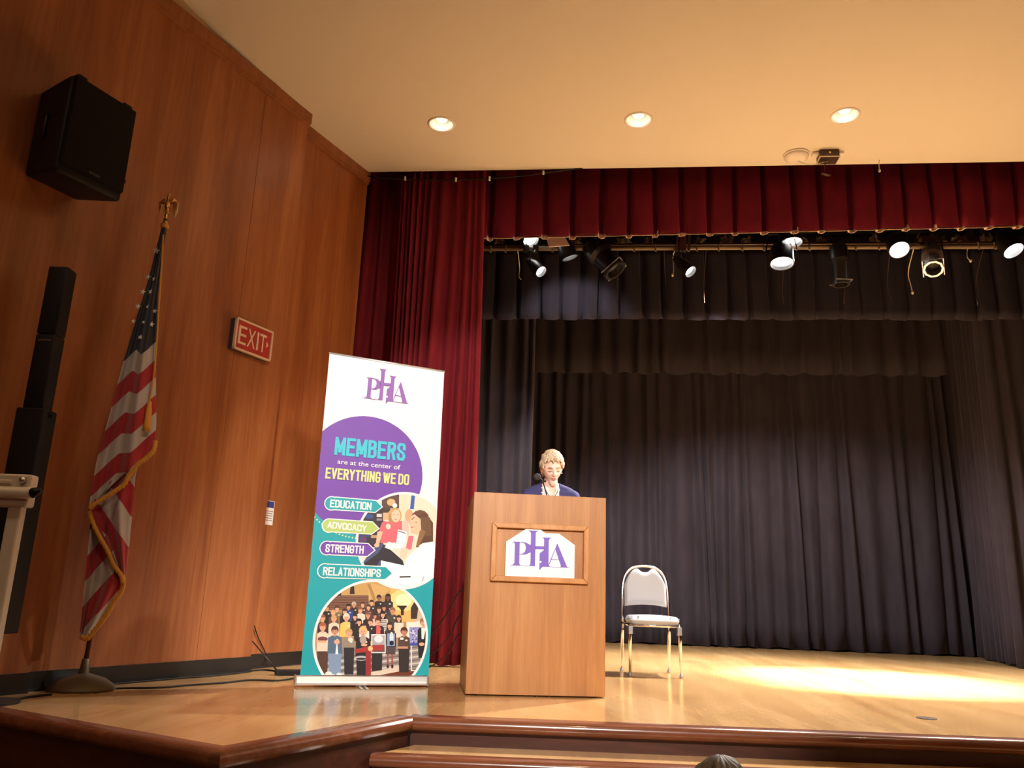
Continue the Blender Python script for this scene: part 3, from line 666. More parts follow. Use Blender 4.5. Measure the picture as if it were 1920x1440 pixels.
def pcirc(top, bot, grow=0, cx=None):
    a, b = b2(top), b2(bot); r = (a[1] - b[1]) / 2; return circ((a[0] + b[0]) / 2 if cx is None else cx, (a[1] + b[1]) / 2, r + grow, 72)
tz = b2((590, 950))[1]
pr('teal_field', [clip([(C_BL[0] - .1, .07), (C_BR[0] + .1, .07), (C_BR[0] + .1, tz - .10), (C_BL[0] - .1, tz)], RECT)], 'teal')
pcx = b2((793, 880))[0]; pz1 = b2((684, 780))[1]; pz0 = b2((670, 1003))[1]; prd = (pz1 - pz0) / 2; PCX = pcx - prd
pr('purple_circle', [clip(circ(PCX, (pz0 + pz1) / 2, prd, 80), RECT)], 'purple')
dots = []
for k in range(46):
    t = PI + .12 + k * .052; dots.append(clip(circ(PCX + (prd + .022) * math.cos(t), (pz0 + pz1) / 2 + (prd + .022) * math.sin(t), .0055, 8), RECT))
pr('dotted_arc', dots, 'ygreen')
ph1 = (b2((755, 922))[1] + b2((745, 1105))[1]) / 2, (b2((755, 922))[1] - b2((745, 1105))[1]) / 2
PH1X = b2((667, 1010))[0] + ph1[1]
ph2t, ph2x0, ph2x1 = b2((690, 1086)), b2((587, 1190))[0], b2((803, 1185))[0]
PH2R = (ph2x1 - ph2x0) / 2; PH2X = (ph2x0 + ph2x1) / 2; PH2Z = ph2t[1] - PH2R
pr('photo_ring', [clip(circ(PH2X, PH2Z, PH2R, 80), RECT)], 'bwhite')
def srgb(c): return tuple(((x / 255 + .055) / 1.055) ** 2.4 if x > 10 else x / 3294 for x in c)
class Photo:
    def __init__(self, conv, fn, scale=1.0): self.conv = conv; self.fn = fn; self.V = []; self.F = []; self.C = []; self.o = LAY[0]; self.k = scale
    def poly(self, pts, col):
        p = clip([self.fn(*q) for q in pts], self.conv) if len(pts) else []
        if len(p) < 3:
            return
        self.o += .000003; b = len(self.V); self.V += [bw(s, z, self.o) for s, z in p]; self.F.append(tuple(range(b, b + len(p)))); self.C.append(srgb([min(255, c * self.k) for c in col]))
    def ell(self, cx, cy, rx, ry, col, n=12): self.poly([(cx + rx * math.cos(2 * PI * k / n), cy - ry * math.sin(2 * PI * k / n)) for k in range(n)], col)
    def build(self, name, label):
        o = mk(name, (self.V, self.F), 'print', sheet); me = o.data
        ca = me.color_attributes.new('Col', 'FLOAT_COLOR', 'CORNER')
        for p in me.polygons:
            for li in p.loop_indices: ca.data[li].color = (*self.C[p.index], 1)
        LAY[0] = self.o + .00005; return lab(o, label)
def ccw(c): return c if sum(c[i - 1][0] * c[i][1] - c[i][0] * c[i - 1][1] for i in range(len(c))) > 0 else c[::-1]
# -- crowd photograph (drawn on the enlarged crop: 7.2 px per px from 580,1080)
LAY[0] += .0001
cv2 = ccw(clip(circ(PH2X, PH2Z, PH2R - .016, 80), RECT))
P2 = Photo(cv2, lambda x, y: b2((580 + x / 7.2, 1080 + y / 7.2)))
def rect(P, x0, y0, x1, y1, c): P.poly([(x0, y1), (x1, y1), (x1, y0), (x0, y0)], c)
rect(P2, 0, 0, 1728, 1440, (176, 140, 96)); rect(P2, 0, 0, 430, 420, (96, 66, 52)); rect(P2, 350, 150, 430, 290, (60, 40, 36)); rect(P2, 640, 0, 900, 120, (120, 84, 60)); rect(P2, 430, 60, 1100, 270, (196, 158, 98))
for k in range(9): rect(P2, 0, 262 + k * 22, 800, 276 + k * 22, (92, 60, 50)); rect(P2, 0, 276 + k * 22, 800, 284 + k * 22, (150, 110, 86))
P2.poly([(800, 90), (1100, 170), (920, 330), (800, 330)][::-1], (206, 170, 108)); P2.poly([(820, 100), (900, 320), (860, 330), (780, 110)], (170, 130, 76))
P2.poly([(1100, 130), (1480, 130), (1480, 620), (1050, 620)][::-1], (222, 182, 106)); P2.ell(1270, 330, 190, 150, (246, 214, 140)); P2.ell(1270, 330, 110, 90, (255, 240, 190))
P2.poly([(1450, 220), (1640, 500), (1640, 620), (1400, 620), (1450, 480)][::-1], (206, 184, 160))
P2.poly([(560, 80), (600, 80), (612, 245), (545, 245)][::-1], (52, 38, 34)); rect(P2, 1185, 400, 1315, 420, (50, 36, 30)); P2.poly([(1190, 400), (1320, 400), (1275, 460), (1275, 530), (1235, 530), (1235, 460)][::-1], (50, 36, 30))
P2.poly([(1370, 430), (1460, 270), (1470, 430), (1450, 580), (1370, 580)][::-1], (60, 46, 44))
P2.poly([(100, 1000), (1640, 900), (1640, 1440), (100, 1440)][::-1], (150, 142, 138))
for k in range(9): P2.poly([(240, 1120 + k * 44), (1500, 940 + k * 44), (1500, 958 + k * 44), (240, 1146 + k * 44)][::-1], (206, 202, 194) if k % 2 else (112, 104, 102))
P2.poly([(820, 1300), (1200, 1215), (1250, 1240), (1250, 1290), (820, 1370)][::-1], (214, 200, 184)); P2.poly([(820, 1365), (1200, 1290), (1600, 1230), (1600, 1440), (820, 1440)][::-1], (110, 52, 36))
def crowd(P, x, y, r, skin, hair, shirt, wd=2.1, hgt=260, legs=None, long=False, badge=True, nx=(0, 0)):
    P.poly([(x - r * wd, y + hgt), (x + r * wd, y + hgt), (x + r * wd * .92, y + r * 2.0), (x + r * .7, y + r * 1.35), (x - r * .7, y + r * 1.35), (x - r * wd * .92, y + r * 2.0)], shirt)
    if legs: P.poly([(x - r * wd * .8, y + hgt + legs[1]), (x + r * wd * .75, y + hgt + legs[1]), (x + r * wd * .9, y + hgt - 4), (x - r * wd * .9, y + hgt - 4)], legs[0])
    P.ell(x, y - r * .22, r * 1.12, r * 1.25, hair)
    if long: P.poly([(x - r * 1.25, y + r * 1.9), (x + r * 1.25, y + r * 1.9), (x + r * 1.05, y - r * .2), (x - r * 1.05, y - r * .2)], hair)
    P.poly([(x - r * .4, y + r * 1.6), (x + r * .4, y + r * 1.6), (x + r * .4, y + r * .6), (x - r * .4, y + r * .6)], skin)
    P.ell(x, y + r * .15, r * .82, r * 1.08, skin)
    P.poly([(x - r * .82, y - r * .3), (x + r * .82, y - r * .3), (x + r * .6, y - r * .95), (x - r * .6, y - r * .95)], hair)
    for e in (-1, 1): P.ell(x + e * r * .32, y + r * .02, r * .13, r * .09, (70, 44, 36), 6)
    P.ell(x, y + r * .68, r * .28, r * .09, (170, 80, 74), 6)
    if badge: P.ell(x + r * .7, y + r * 2.7, r * .42, r * .3, (236, 226, 214), 6)
SK = (226, 170, 140); SK2 = (204, 146, 116); BR, BL, GR, BK, DB = (92, 54, 36), (206, 164, 104), (190, 178, 160), (40, 28, 26), (60, 40, 34)
for a in [(940, 295, 30, (150, 100, 76), BK, (40, 36, 40)), (1062, 285, 34, (110, 72, 54), BK, (52, 48, 52)), (602, 385, 28, SK2, GR, (56, 46, 46)), (720, 385, 28, SK, BR, (80, 50, 52)), (842, 360, 28, SK, DB, (60, 50, 52)), (240, 430, 30, SK2, BR, (44, 38, 40)), (375, 440, 32, SK, BR, (132, 108, 76)), (528, 415, 30, SK2, BK, (42, 70, 150)), (798, 420, 28, SK, BR, (96, 58, 56)), (1008, 430, 28, SK2, DB, (56, 58, 70)), (1095, 440, 24, SK2, DB, (60, 60, 60)),
          (322, 500, 30, SK, BL, (116, 70, 52)), (478, 480, 32, SK, DB, (38, 34, 38)), (690, 460, 32, SK, (130, 86, 56), (232, 216, 200)), (940, 455, 30, SK, BR, (88, 52, 56)), (1122, 470, 36, SK2, (150, 100, 76), (76, 70, 60)), (182, 570, 36, SK, (150, 90, 60), (60, 44, 46)), (332, 580, 36, SK, BL, (228, 212, 190)), (500, 560, 42, SK, (224, 214, 198), (226, 198, 108)), (615, 550, 32, SK, DB, (44, 36, 40)), (792, 530, 34, SK2, (130, 92, 70), (40, 36, 38)), (886, 540, 26, SK2, DB, (216, 190, 180)), (992, 520, 34, SK, BK, (226, 222, 214)), (1208, 570, 32, SK, DB, (230, 214, 196)),
          (672, 620, 34, SK, BK, (46, 38, 42)), (822, 620, 34, SK, BR, (60, 44, 48)), (1084, 670, 36, SK, DB, (70, 52, 50)), (928, 610, 40, SK, BR, (42, 38, 44)), (740, 680, 34, SK, DB, (232, 226, 220))]:
    crowd(P2, *a, long=a[4] in (BK, DB) and a[2] > 31)
for k in range(6): rect(P2, 945, 600 + k * 22, 1045, 610 + k * 22, (60, 56, 58))
P2.poly([(900, 800), (960, 800), (955, 660), (905, 660)], (226, 92, 90))
rect(P2, 1310, 620, 1610, 940, (232, 226, 216)); P2.poly([(1320, 650), (1610, 570), (1610, 940), (1330, 940)][::-1], (238, 232, 220)); rect(P2, 1350, 690, 1500, 930, (150, 150, 205)); rect(P2, 1350, 905, 1520, 940, (70, 80, 170))
R = random.Random(5)
for k in range(40): P2.ell(R.uniform(1355, 1495), R.uniform(695, 900), R.uniform(5, 14), R.uniform(4, 9), R.choice([(240, 240, 250), (40, 44, 110), (90, 100, 170)]), 6)
rect(P2, 1368, 940, 1384, 1280, (226, 224, 218)); rect(P2, 1368, 1268, 1500, 1284, (226, 224, 218))
rect(P2, 836, 786, 1030, 1040, (240, 240, 240)); rect(P2, 850, 800, 1018, 1026, (170, 168, 176)); P2.ell(935, 850, 60, 50, (226, 228, 236)); rect(P2, 850, 930, 1018, 1026, (110, 80, 84))
rect(P2, 1040, 768, 1170, 960, (50, 50, 60)); rect(P2, 1050, 775, 1155, 945, (130, 156, 190)); P2.ell(1110, 830, 28, 70, (210, 226, 240)); P2.ell(1110, 905, 30, 34, (30, 30, 44))
# front row
crowd(P2, 180, 690, 46, SK, (170, 96, 66), (226, 210, 188), 1.8, 330, ((84, 58, 48), 300)); P2.ell(180, 850, 70, 34, (120, 66, 70)); P2.poly([(90, 900), (230, 900), (230, 870), (90, 870)], SK)
crowd(P2, 345, 740, 46, SK2, (86, 52, 48), (84, 108, 136), 2.2, 310, ((128, 152, 184), 290)); P2.poly([(350, 1055), (390, 1055), (378, 920), (366, 920)], (232, 240, 240)); P2.ell(372, 890, 40, 32, SK)
crowd(P2, 535, 770, 44, SK, (196, 156, 104), (148, 136, 122), 1.8, 200, ((46, 40, 44), 360)); P2.ell(555, 860, 34, 30, (232, 220, 206))
P2.ell(260, 1320, 46, 34, (232, 228, 222)); P2.ell(400, 1330, 34, 26, (232, 228, 222)); P2.ell(310, 1345, 36, 22, (232, 228, 222))
P2.poly([(840, 1290), (980, 1270), (985, 1040), (840, 1040)], (46, 40, 40))
crowd(P2, 725, 750, 52, SK, (216, 180, 120), (40, 34, 38), 2.0, 330, ((38, 32, 36), 300)); P2.ell(725, 860, 46, 60, (176, 160, 148)); P2.ell(700, 1110, 90, 34, (190, 190, 194)); P2.ell(700, 1118, 70, 16, (50, 46, 50))
P2.poly([(610, 990), (835, 940), (990, 925), (990, 1000), (835, 1020), (620, 1042)][::-1], (168, 54, 56)); rect(P2, 760, 1010, 832, 1440, (152, 46, 48)); P2.ell(824, 980, 34, 38, (222, 190, 140)); P2.ell(740, 930, 44, 18, SK)
P2.poly([(1030, 1060), (1160, 1060), (1165, 960), (1030, 960)], (84, 70, 70)); rect(P2, 1045, 1060, 1070, 1210, (156, 84, 76)); rect(P2, 1105, 1060, 1130, 1210, (156, 84, 76)); P2.ell(1058, 1220, 18, 26, (60, 30, 28)); P2.ell(1118, 1220, 18, 26, (60, 30, 28))
crowd(P2, 1278, 750, 44, (196, 130, 104), (84, 40, 34), (84, 66, 60), 1.9, 240, ((52, 42, 42), 310)); P2.poly([(1190, 980), (1330, 980), (1330, 950), (1190, 950)], SK2); rect(P2, 1225, 830, 1270, 860, (236, 230, 226))
crowd(P2, 1540, 630, 46, SK, (156, 104, 76), (36, 32, 34), 1.8, 310, ((36, 32, 34), 170), badge=False); P2.poly([(1515, 850), (1545, 850), (1570, 700), (1510, 700)], (236, 232, 228)); P2.ell(1515, 920, 38, 24, SK); rect(P2, 1495, 1110, 1550, 1220, (214, 170, 150))
P2.build('crowd_photo', 'round printed photo of a crowd behind a red podium')
# -- meeting photograph (7.385 px per px from 560,910)
pr('photo_ring', [clip(circ(PH1X, ph1[0], ph1[1], 80), RECT)], 'bwhite')
LAY[0] += .0001
cv1 = ccw(clip(circ(PH1X, ph1[0], ph1[1] - .016, 80), RECT))
P1 = Photo(cv1, lambda x, y: b2((560 + x / 7.385, 910 + y / 7.385)))
rect(P1, 700, 80, 2000, 1500, (240, 220, 200)); rect(P1, 1150, 90, 1390, 320, (88, 68, 60)); rect(P1, 1390, 90, 1520, 480, (232, 214, 190)); rect(P1, 800, 300, 1170, 860, (56, 46, 56)); rect(P1, 1150, 320, 1270, 380, (70, 52, 48)); rect(P1, 1165, 385, 1270, 480, (206, 170, 136))
P1.poly([(1540, 330), (1595, 330), (1610, 145), (1560, 138)], (52, 92, 176)); P1.ell(1280, 235, 60, 50, (214, 176, 130)); P1.ell(1330, 280, 34, 34, (240, 236, 232)); rect(P1, 1080, 395, 1150, 440, (214, 206, 200)); rect(P1, 1080, 460, 1150, 490, (150, 140, 140)); P1.ell(980, 430, 60, 34, (50, 80, 140)); P1.ell(890, 750, 60, 40, (90, 60, 110)); rect(P1, 830, 690, 980, 712, (60, 70, 130))
rect(P1, 1000, 690, 1100, 730, (190, 150, 110))
P1.poly([(860, 1120), (1150, 1120), (1250, 860), (1150, 800), (1000, 900)], (70, 84, 122)); P1.poly([(1120, 1040), (1460, 1110), (1440, 1040), (1280, 900), (1180, 820), (1100, 940), (880, 1100), (1080, 1120)][::-1], (46, 42, 50))
P1.ell(1330, 420, 96, 110, (196, 160, 100)); P1.poly([(1240, 540), (1400, 520), (1410, 400), (1250, 400)], (176, 136, 84)); P1.poly([(1130, 800), (1440, 790), (1430, 490), (1300, 520), (1170, 490)], (226, 104, 116)); P1.poly([(1110, 640), (1170, 640), (1190, 490), (1150, 520)], (226, 104, 116)); P1.poly([(1065, 830), (1110, 830), (1165, 640), (1090, 640)], (236, 186, 160))
P1.ell(1345, 425, 64, 88, (240, 196, 168)); P1.ell(1080, 830, 36, 30, (236, 186, 160)); P1.ell(1240, 570, 34, 40, (240, 214, 196))
for e in (1318, 1372): P1.ell(e, 410, 10, 6, (80, 56, 48), 6)
P1.ell(1345, 470, 18, 6, (190, 90, 84), 6)
P1.ell(1530, 430, 60, 100, (206, 166, 130)); P1.poly([(1450, 690), (1530, 690), (1520, 490), (1440, 490)], (236, 190, 176)); P1.poly([(1480, 890), (1560, 890), (1590, 700), (1520, 700)], (228, 112, 132))
P1.poly([(1340, 870), (1450, 880), (1500, 650), (1375, 610)], (244, 242, 246)); P1.poly([(1375, 640), (1480, 672), (1486, 660), (1380, 626)], (120, 110, 130)); P1.poly([(1190, 860), (1290, 900), (1390, 820), (1240, 780)], (240, 238, 242))
P1.poly([(1120, 1440), (1900, 1440), (1900, 800), (1760, 760), (1640, 860), (1500, 1010), (1460, 1110), (1140, 1040)], (250, 250, 252)); P1.poly([(1400, 1000), (1480, 1020), (1520, 880), (1420, 860)], (244, 204, 180))
P1.ell(1680, 470, 130, 130, (104, 72, 54)); P1.poly([(1640, 850), (1720, 800), (1860, 780), (1860, 520), (1760, 380), (1620, 420), (1680, 600)], (92, 62, 46)); P1.poly([(1620, 860), (1660, 860), (1760, 640), (1680, 600)], (140, 104, 70))
P1.poly([(1550, 660), (1640, 690), (1700, 600), (1690, 470), (1600, 400), (1550, 430), (1530, 540), (1545, 580)], (240, 190, 158)); P1.poly([(1560, 470), (1600, 440), (1606, 446), (1566, 480)], (70, 50, 44)); P1.ell(1570, 580, 22, 8, (200, 100, 90), 6); P1.ell(1625, 515, 12, 6, (70, 50, 44), 6)
P1.poly([(1390, 1280), (1540, 1275), (1560, 1255), (1400, 1258)], (60, 56, 60)); P1.poly([(1700, 1330), (1720, 1330), (1740, 1260), (1730, 1260)], (170, 170, 178))
for k in range(9): P1.poly([(1700 + k * 16, 700), (1706 + k * 16, 700), (1690 + k * 16, 440), (1684 + k * 16, 440)], (130, 96, 64))
P1.build('meeting_photo', 'round printed photo of seated women talking')
# -- arrows and words
def arrow(cap, r, top0, top1, tip, bot1, bot0, sx=7.385):
    f = lambda p: b2((560 + p[0] / sx, 910 + p[1] / sx)); c = f(cap); R_ = r / sx * .00355
    t0, t1, tp, q1, q0 = [f(p) for p in (top0, top1, tip, bot1, bot0)]
    a0 = math.atan2(t0[1] - c[1], t0[0] - c[0]); a1 = math.atan2(q0[1] - c[1], q0[0] - c[0]) + 2 * PI
    arc = [(c[0] + R_ * math.cos(a0 + (a1 - a0) * k / 18), c[1] + R_ * math.sin(a0 + (a1 - a0) * k / 18)) for k in range(19)]
    return arc + [q0, q1, tp, t1, t0]
def shrink(poly, d):
    n = len(poly); out = []
    ar = sum(poly[i - 1][0] * poly[i][1] - poly[i][0] * poly[i - 1][1] for i in range(n)); sg = 1 if ar > 0 else -1
    for i in range(n):
        p0, p1, p2 = (Vec((*poly[j % n], 0)) for j in (i - 1, i, i + 1))
        d0 = (p1 - p0).normalized() if (p1 - p0).length > 1e-6 else Vec((1, 0, 0)); d1 = (p2 - p1).normalized() if (p2 - p1).length > 1e-6 else d0
        n0 = Vec((-d0.y, d0.x, 0)) * sg; n1 = Vec((-d1.y, d1.x, 0)) * sg; m = n0 + n1; m = m.normalized() if m.length > .1 else n0
        q = p1 + m * d / max(.5, m.dot(n0)); out.append((q.x, q.y))
    return out
def rr(x0, y0, x1, y1, c=.22, cy=.14):     # closed rounded loop
    return [(x0, y0 + cy), (x0, y1 - cy), (x0 + c * .3, y1 - cy * .3), (x0 + c, y1), (x1 - c, y1), (x1 - c * .3, y1 - cy * .3), (x1, y1 - cy), (x1, y0 + cy), (x1 - c * .3, y0 + cy * .3), (x1 - c, y0), (x0 + c, y0), (x0 + c * .3, y0 + cy * .3), (x0, y0 + cy)]
GLY = {'A': [[(0, 0), (.5, 1), (1, 0)], [(.2, .28), (.8, .28)]], 'B': [[(0, 0), (0, 1), (.7, 1), (.93, .92), (.95, .65), (.72, .53), (0, .53)], [(.72, .53), (1, .43), (1, .1), (.72, 0), (0, 0)]],
       'C': [[(1, .68), (1, .86), (.78, 1), (.22, 1), (0, .86), (0, .14), (.22, 0), (.78, 0), (1, .14), (1, .32)]], 'D': [[(0, 0), (0, 1), (.72, 1), (1, .86), (1, .14), (.72, 0), (0, 0)]],
       'E': [[(1, 1), (0, 1), (0, 0), (1, 0)], [(0, .52), (.85, .52)]], 'G': [[(1, .72), (1, .86), (.78, 1), (.22, 1), (0, .86), (0, .14), (.22, 0), (.78, 0), (1, .14), (1, .45), (.55, .45)]],
       'H': [[(0, 0), (0, 1)], [(1, 0), (1, 1)], [(0, .52), (1, .52)]], 'I': [[(0, 0), (0, 1)]], 'L': [[(0, 1), (0, 0), (1, 0)]], 'M': [[(0, 0), (0, 1), (.5, .25), (1, 1), (1, 0)]], 'N': [[(0, 0), (0, 1), (1, 0), (1, 1)]],
       'O': [rr(0, 0, 1, 1)], 'P': [[(0, 0), (0, 1), (.75, 1), (1, .88), (1, .56), (.75, .44), (0, .44)]], 'R': [[(0, 0), (0, 1), (.72, 1), (.96, .9), (.96, .62), (.72, .5), (0, .5)], [(.62, .5), (1, 0)]],
       'S': [[(1, .72), (1, .87), (.78, 1), (.22, 1), (0, .86), (0, .68), (.2, .57), (.8, .42), (1, .3), (1, .14), (.78, 0), (.22, 0), (0, .14), (0, .3)]], 'T': [[(0, 1), (1, 1)], [(.5, 1), (.5, 0)]],
       'U': [[(0, 1), (0, .14), (.22, 0), (.78, 0), (1, .14), (1, 1)]], 'V': [[(0, 1), (.5, 0), (1, 1)]], 'W': [[(0, 1), (.25, 0), (.5, .85), (.75, 0), (1, 1)]], 'X': [[(0, 0), (1, 1)], [(0, 1), (1, 0)]], 'Y': [[(0, 1), (.5, .45), (1, 1)], [(.5, .45), (.5, 0)]]}
def strip(P, w):
    P = [Vec((a, b, 0)) for a, b in P]; V, F = [], []
    for i, p in enumerate(P):
        d0 = (P[i] - P[i - 1]).normalized() if i else None; d1 = (P[i + 1] - P[i]).normalized() if i < len(P) - 1 else None
        d0 = d0 or d1; d1 = d1 or d0; n0 = Vec((-d0.y, d0.x, 0)); n1 = Vec((-d1.y, d1.x, 0)); m = n0 + n1; m = m.normalized() if m.length > .2 else n0; m = m / max(.45, m.dot(n0))
        if i == 0: p = p - d0 * w * .5 * 0
        V += [p + m * w / 2, p - m * w / 2]
    for i in range(len(P) - 1): F.append((2 * i, 2 * i + 1, 2 * i + 3, 2 * i + 2))
    return V, F
def stroke_text(body, W, H, st):
    adv = {'I': 0.0, 'M': 1.3, 'W': 1.55}; units = 0; gap = .0; n = len(body)
    # glyph centre-line widths in units, each glyph plus one stroke and a gap
    ws = [(-1 if c == ' ' else adv.get(c, 1.0)) for c in body]; fixed = sum(0 if w < 0 else st * 1.32 for w in ws) - st * .32
    units = sum(.55 if w < 0 else w for w in ws); k = (W - fixed) / units; x = 0; out = []
    for c, w in zip(body, ws):
        if w < 0: x += .55 * k; continue
        bb_ = [(x, 0), (x + w * k + st, 0), (x + w * k + st, H), (x, H)]
        for pl in GLY[c]:
            P = [Vec((x + st / 2 + a * w * k, st / 2 + b * (H - st), 0)) for a, b in pl]; runs = [[P[0]]]
            for i in range(1, len(P)):
                runs[-1].append(P[i])
                if i < len(P) - 1 and (P[i] - P[i - 1]).normalized().dot((P[i + 1] - P[i]).normalized()) < -.2: runs.append([P[i]])
            for r_ in runs:
                a0 = (r_[0] - r_[1]).normalized(); a1 = (r_[-1] - r_[-2]).normalized()
                e0 = st * (.5 if abs(a0.x * a0.y) < .02 else .9); e1 = st * (.5 if abs(a1.x * a1.y) < .02 else .9)
                r_[0] = r_[0] + a0 * e0; r_[-1] = r_[-1] + a1 * e1
                V, F = strip([(p.x, p.y) for p in r_], st)
                for f in F:
                    q = clip([(V[m_].x, V[m_].y) for m_ in f][::-1], bb_); q2 = clip([(V[m_].x, V[m_].y) for m_ in f], bb_); q = q if len(q) > 2 else q2
                    if len(q) > 2: out.append(([Vec((a, b, .000006 * len(out))) for a, b in q], [tuple(range(len(q)))]))
        x += w * k + st * 1.32
    return join(*out)
def capital(name, body, blp, brp, tlp, material, st, f, label):
    o, u, v_ = f(blp), f(brp), f(tlp); W = u[0] - o[0]; H = v_[1] - o[1]; sl_ = (u[1] - o[1]) / W; LAY[0] += .0004; lay = LAY[0]
    V, F = stroke_text(body, W, H, st * H)
    return lab(mk(name, ([bw(o[0] + a.x, o[1] + a.y + a.x * sl_, lay + a.z) for a in V], F), material, sheet), label)
def words(name, body, blp, brp, tlp, material, bold, f, label=None, spacing=1.0):
    o, u, v_ = f(blp), f(brp), f(tlp); LAY[0] += .0001; lay = LAY[0]
    u = (u[0] - o[0], u[1] - o[1]); v_ = (0, v_[1] - o[1])
    vf = text_mesh(body, bold, spacing)
    ob = mk(name, ([bw(o[0] + a.x * u[0], o[1] + a.x * u[1] + a.y * v_[1], lay) for a in vf[0]], vf[1]), material, sheet)
    return lab(ob, label) if label else ob
fa = lambda p: b2((560 + p[0] / 7.385, 910 + p[1] / 7.385)); fm = lambda p: b2((540 + p[0] / 4.5, 640 + p[1] / 4.5))
AR = [('EDUCATION', 'teal', (455, 250), 100, (505, 155), (1075, 203), (1168, 300), (1062, 382), (490, 345), (430, 302), (1003, 345), (438, 195)),
      ('ADVOCACY', 'green', (420, 557), 100, (465, 460), (1025, 500), (1122, 600), (1012, 684), (455, 653), (395, 590), (935, 645), (405, 498)),
      ('STRENGTH', 'purple', (390, 868), 100, (440, 770), (965, 800), (1066, 900), (950, 992), (425, 968), (365, 925), (895, 950), (372, 812)),
      ('RELATIONSHIPS', 'teal', (360, 1183), 102, (405, 1083), (1212, 1120), (1308, 1220), (1197, 1312), (395, 1287), (332, 1245), (1132, 1275), (342, 1128))]
for body, mt_, cap, r_, t0, t1, tp, q1, q0, wb, wr, wt in AR:
    a = arrow(cap, r_, t0, t1, tp, q1, q0)
    pr('arrow_outline', [a], 'bwhite'); pr('arrow', [shrink(a, .0062)], mt_)
    capital('word', body, wb, wr, wt, 'bwhite', .165, fa, 'white lettering ' + body)
capital('word', 'MEMBERS', (388, 958), (985, 1012), (402, 806), 'aqua', .165, fm, 'aqua lettering MEMBERS')
words('word', 'are at the center of', (415, 1034), (945, 1084), (418, 994), 'bwhite', .006, fm, 'small white lettering')
capital('word', 'EVERYTHING WE DO', (312, 1157), (1018, 1215), (322, 1064), 'ygreen', .165, fm, 'pale green lettering')
lg0, lg1, lg2 = b2((678.5, 746)), b2((767, 757.5)), b2((718.5, 692.5))
def lgmap(x, y):   # affine from lectern-logo drawing coordinates
    # (320,864)->lg0 (1430,910)->lg1 (767,238)->lg2
    a = (x - 320); b = (y - 864); det = 1110 * (-626) - 447 * 46
    p = (a * (-626) - 447 * b) / det; q = (1110 * b - 46 * a) / det
    return (lg0[0] + p * (lg1[0] - lg0[0]) + q * (lg2[0] - lg0[0]), lg0[1] + p * (lg1[1] - lg0[1]) + q * (lg2[1] - lg0[1]))
lab(pr('logo_print', [[lgmap(*q) for q in poly] for poly in LOGO], 'logo2'), 'purple PHA logo on the banner')
pr('door_knob_print', [[lgmap(*q) for q in circ(898, 802, 20)]], 'bwhite')

# ================================================================== CHAIR
ch = thing('banquet_chair', 'grey-white padded banquet chair with chrome frame standing right of the lectern', 'chair', (1.236, 7.17, 0), rad(0.5))
def ic(vf): return inframe(ch, vf)
arch = [(-.205, .20, .42), (-.203, .215, .55), (-.198, .235, .70), (-.172, .252, .81), (-.11, .262, .875), (0, .266, .897), (.11, .262, .875), (.172, .252, .81), (.198, .235, .70), (.203, .215, .55), (.205, .20, .42)]
mk('back_frame', ic(tube(smooth_path(arch, 5), .0125, 10)), 'chrome', ch, True)
def pad_top(x): return .842 - .030 * math.exp(-(x / .055) ** 2) - 1.35 * max(0, abs(x) - .075) ** 2 * 4
V, F = [], []; NX, NZ = 26, 14
for side, off in ((0, -1), (1, 1)):
    for i in range(NX + 1):
        x = -.184 + .368 * i / NX; zt = min(pad_top(x), .85); zt = .874 - .034 * math.exp(-(x / .05) ** 4) - (max(0, abs(x) - .05) / .134) ** 2.3 * .15; zb = .545 + .018 * (1 - (x / .184) ** 2)
        for j in range(NZ + 1):
            t = j / NZ; z = zb + (zt - zb) * t; e = min(1, min(t, 1 - t) * 9, (.184 - abs(x)) / .184 * 9); e = math.sqrt(max(0, 1 - (1 - e) ** 2))
            y = .215 + (z - .55) * .13 - .012; V.append(Vec((x, y + off * .021 * e, z)))
n = (NX + 1) * (NZ + 1)
for sd in range(2):
    for i in range(NX):
        for j in range(NZ):
            a = sd * n + i * (NZ + 1) + j; q = (a, a + NZ + 1, a + NZ + 2, a + 1); F.append(q if sd == 0 else q[::-1])
mk('backrest', ic((V, F)), 'vinyl', ch, True)
V, F = [], []; NX, NY = 26, 20
for off in (1, -1):
    for i in range(NX + 1):
        for j in range(NY + 1):
            a = -1 + 2 * i / NX; bq = -1 + 2 * j / NY; k = .93 + .07 * (1 - bq) / 2
            e = min(1, (1 - abs(a)) * 5, (1 - abs(bq)) * 5); e = math.sqrt(max(0, 1 - (1 - e) ** 2))
            x = a * .215 * k * math.sqrt(1 - .12 * bq * bq); y = -.03 + bq * .21 * math.sqrt(1 - .10 * a * a)
            V.append(Vec((x, y, .438 + (.034 * e + .012 * (1 - a * a) * (1 - bq * bq) * (off > 0)) * off)))
n = (NX + 1) * (NY + 1)
for sd in range(2):
    for i in range(NX):
        for j in range(NY):
            a = sd * n + i * (NY + 1) + j; q = (a, a + NY + 1, a + NY + 2, a + 1); F.append(q if sd == 0 else q[::-1])
seat = mk('seat', ic((V, F)), 'vinyl', ch, True)
for sx in (-1, 1): mk('piping', ic(tube(smooth_path([(sx * .205, -.2, .452), (sx * .185, -.14, .470), (sx * .13, -.225, .468)], 5), .004, 6)), 'galv', seat, True)
mk('seat_frame', ic(join(tube([(-.2, -.215, .40), (.2, -.215, .40)], .011, 8), tube([(-.2, -.215, .40), (-.2, .2, .405)], .011, 8), tube([(.2, -.215, .40), (.2, .2, .405)], .011, 8), tube([(-.2, .2, .405), (.2, .2, .405)], .011, 8))), 'chrome', ch, True)
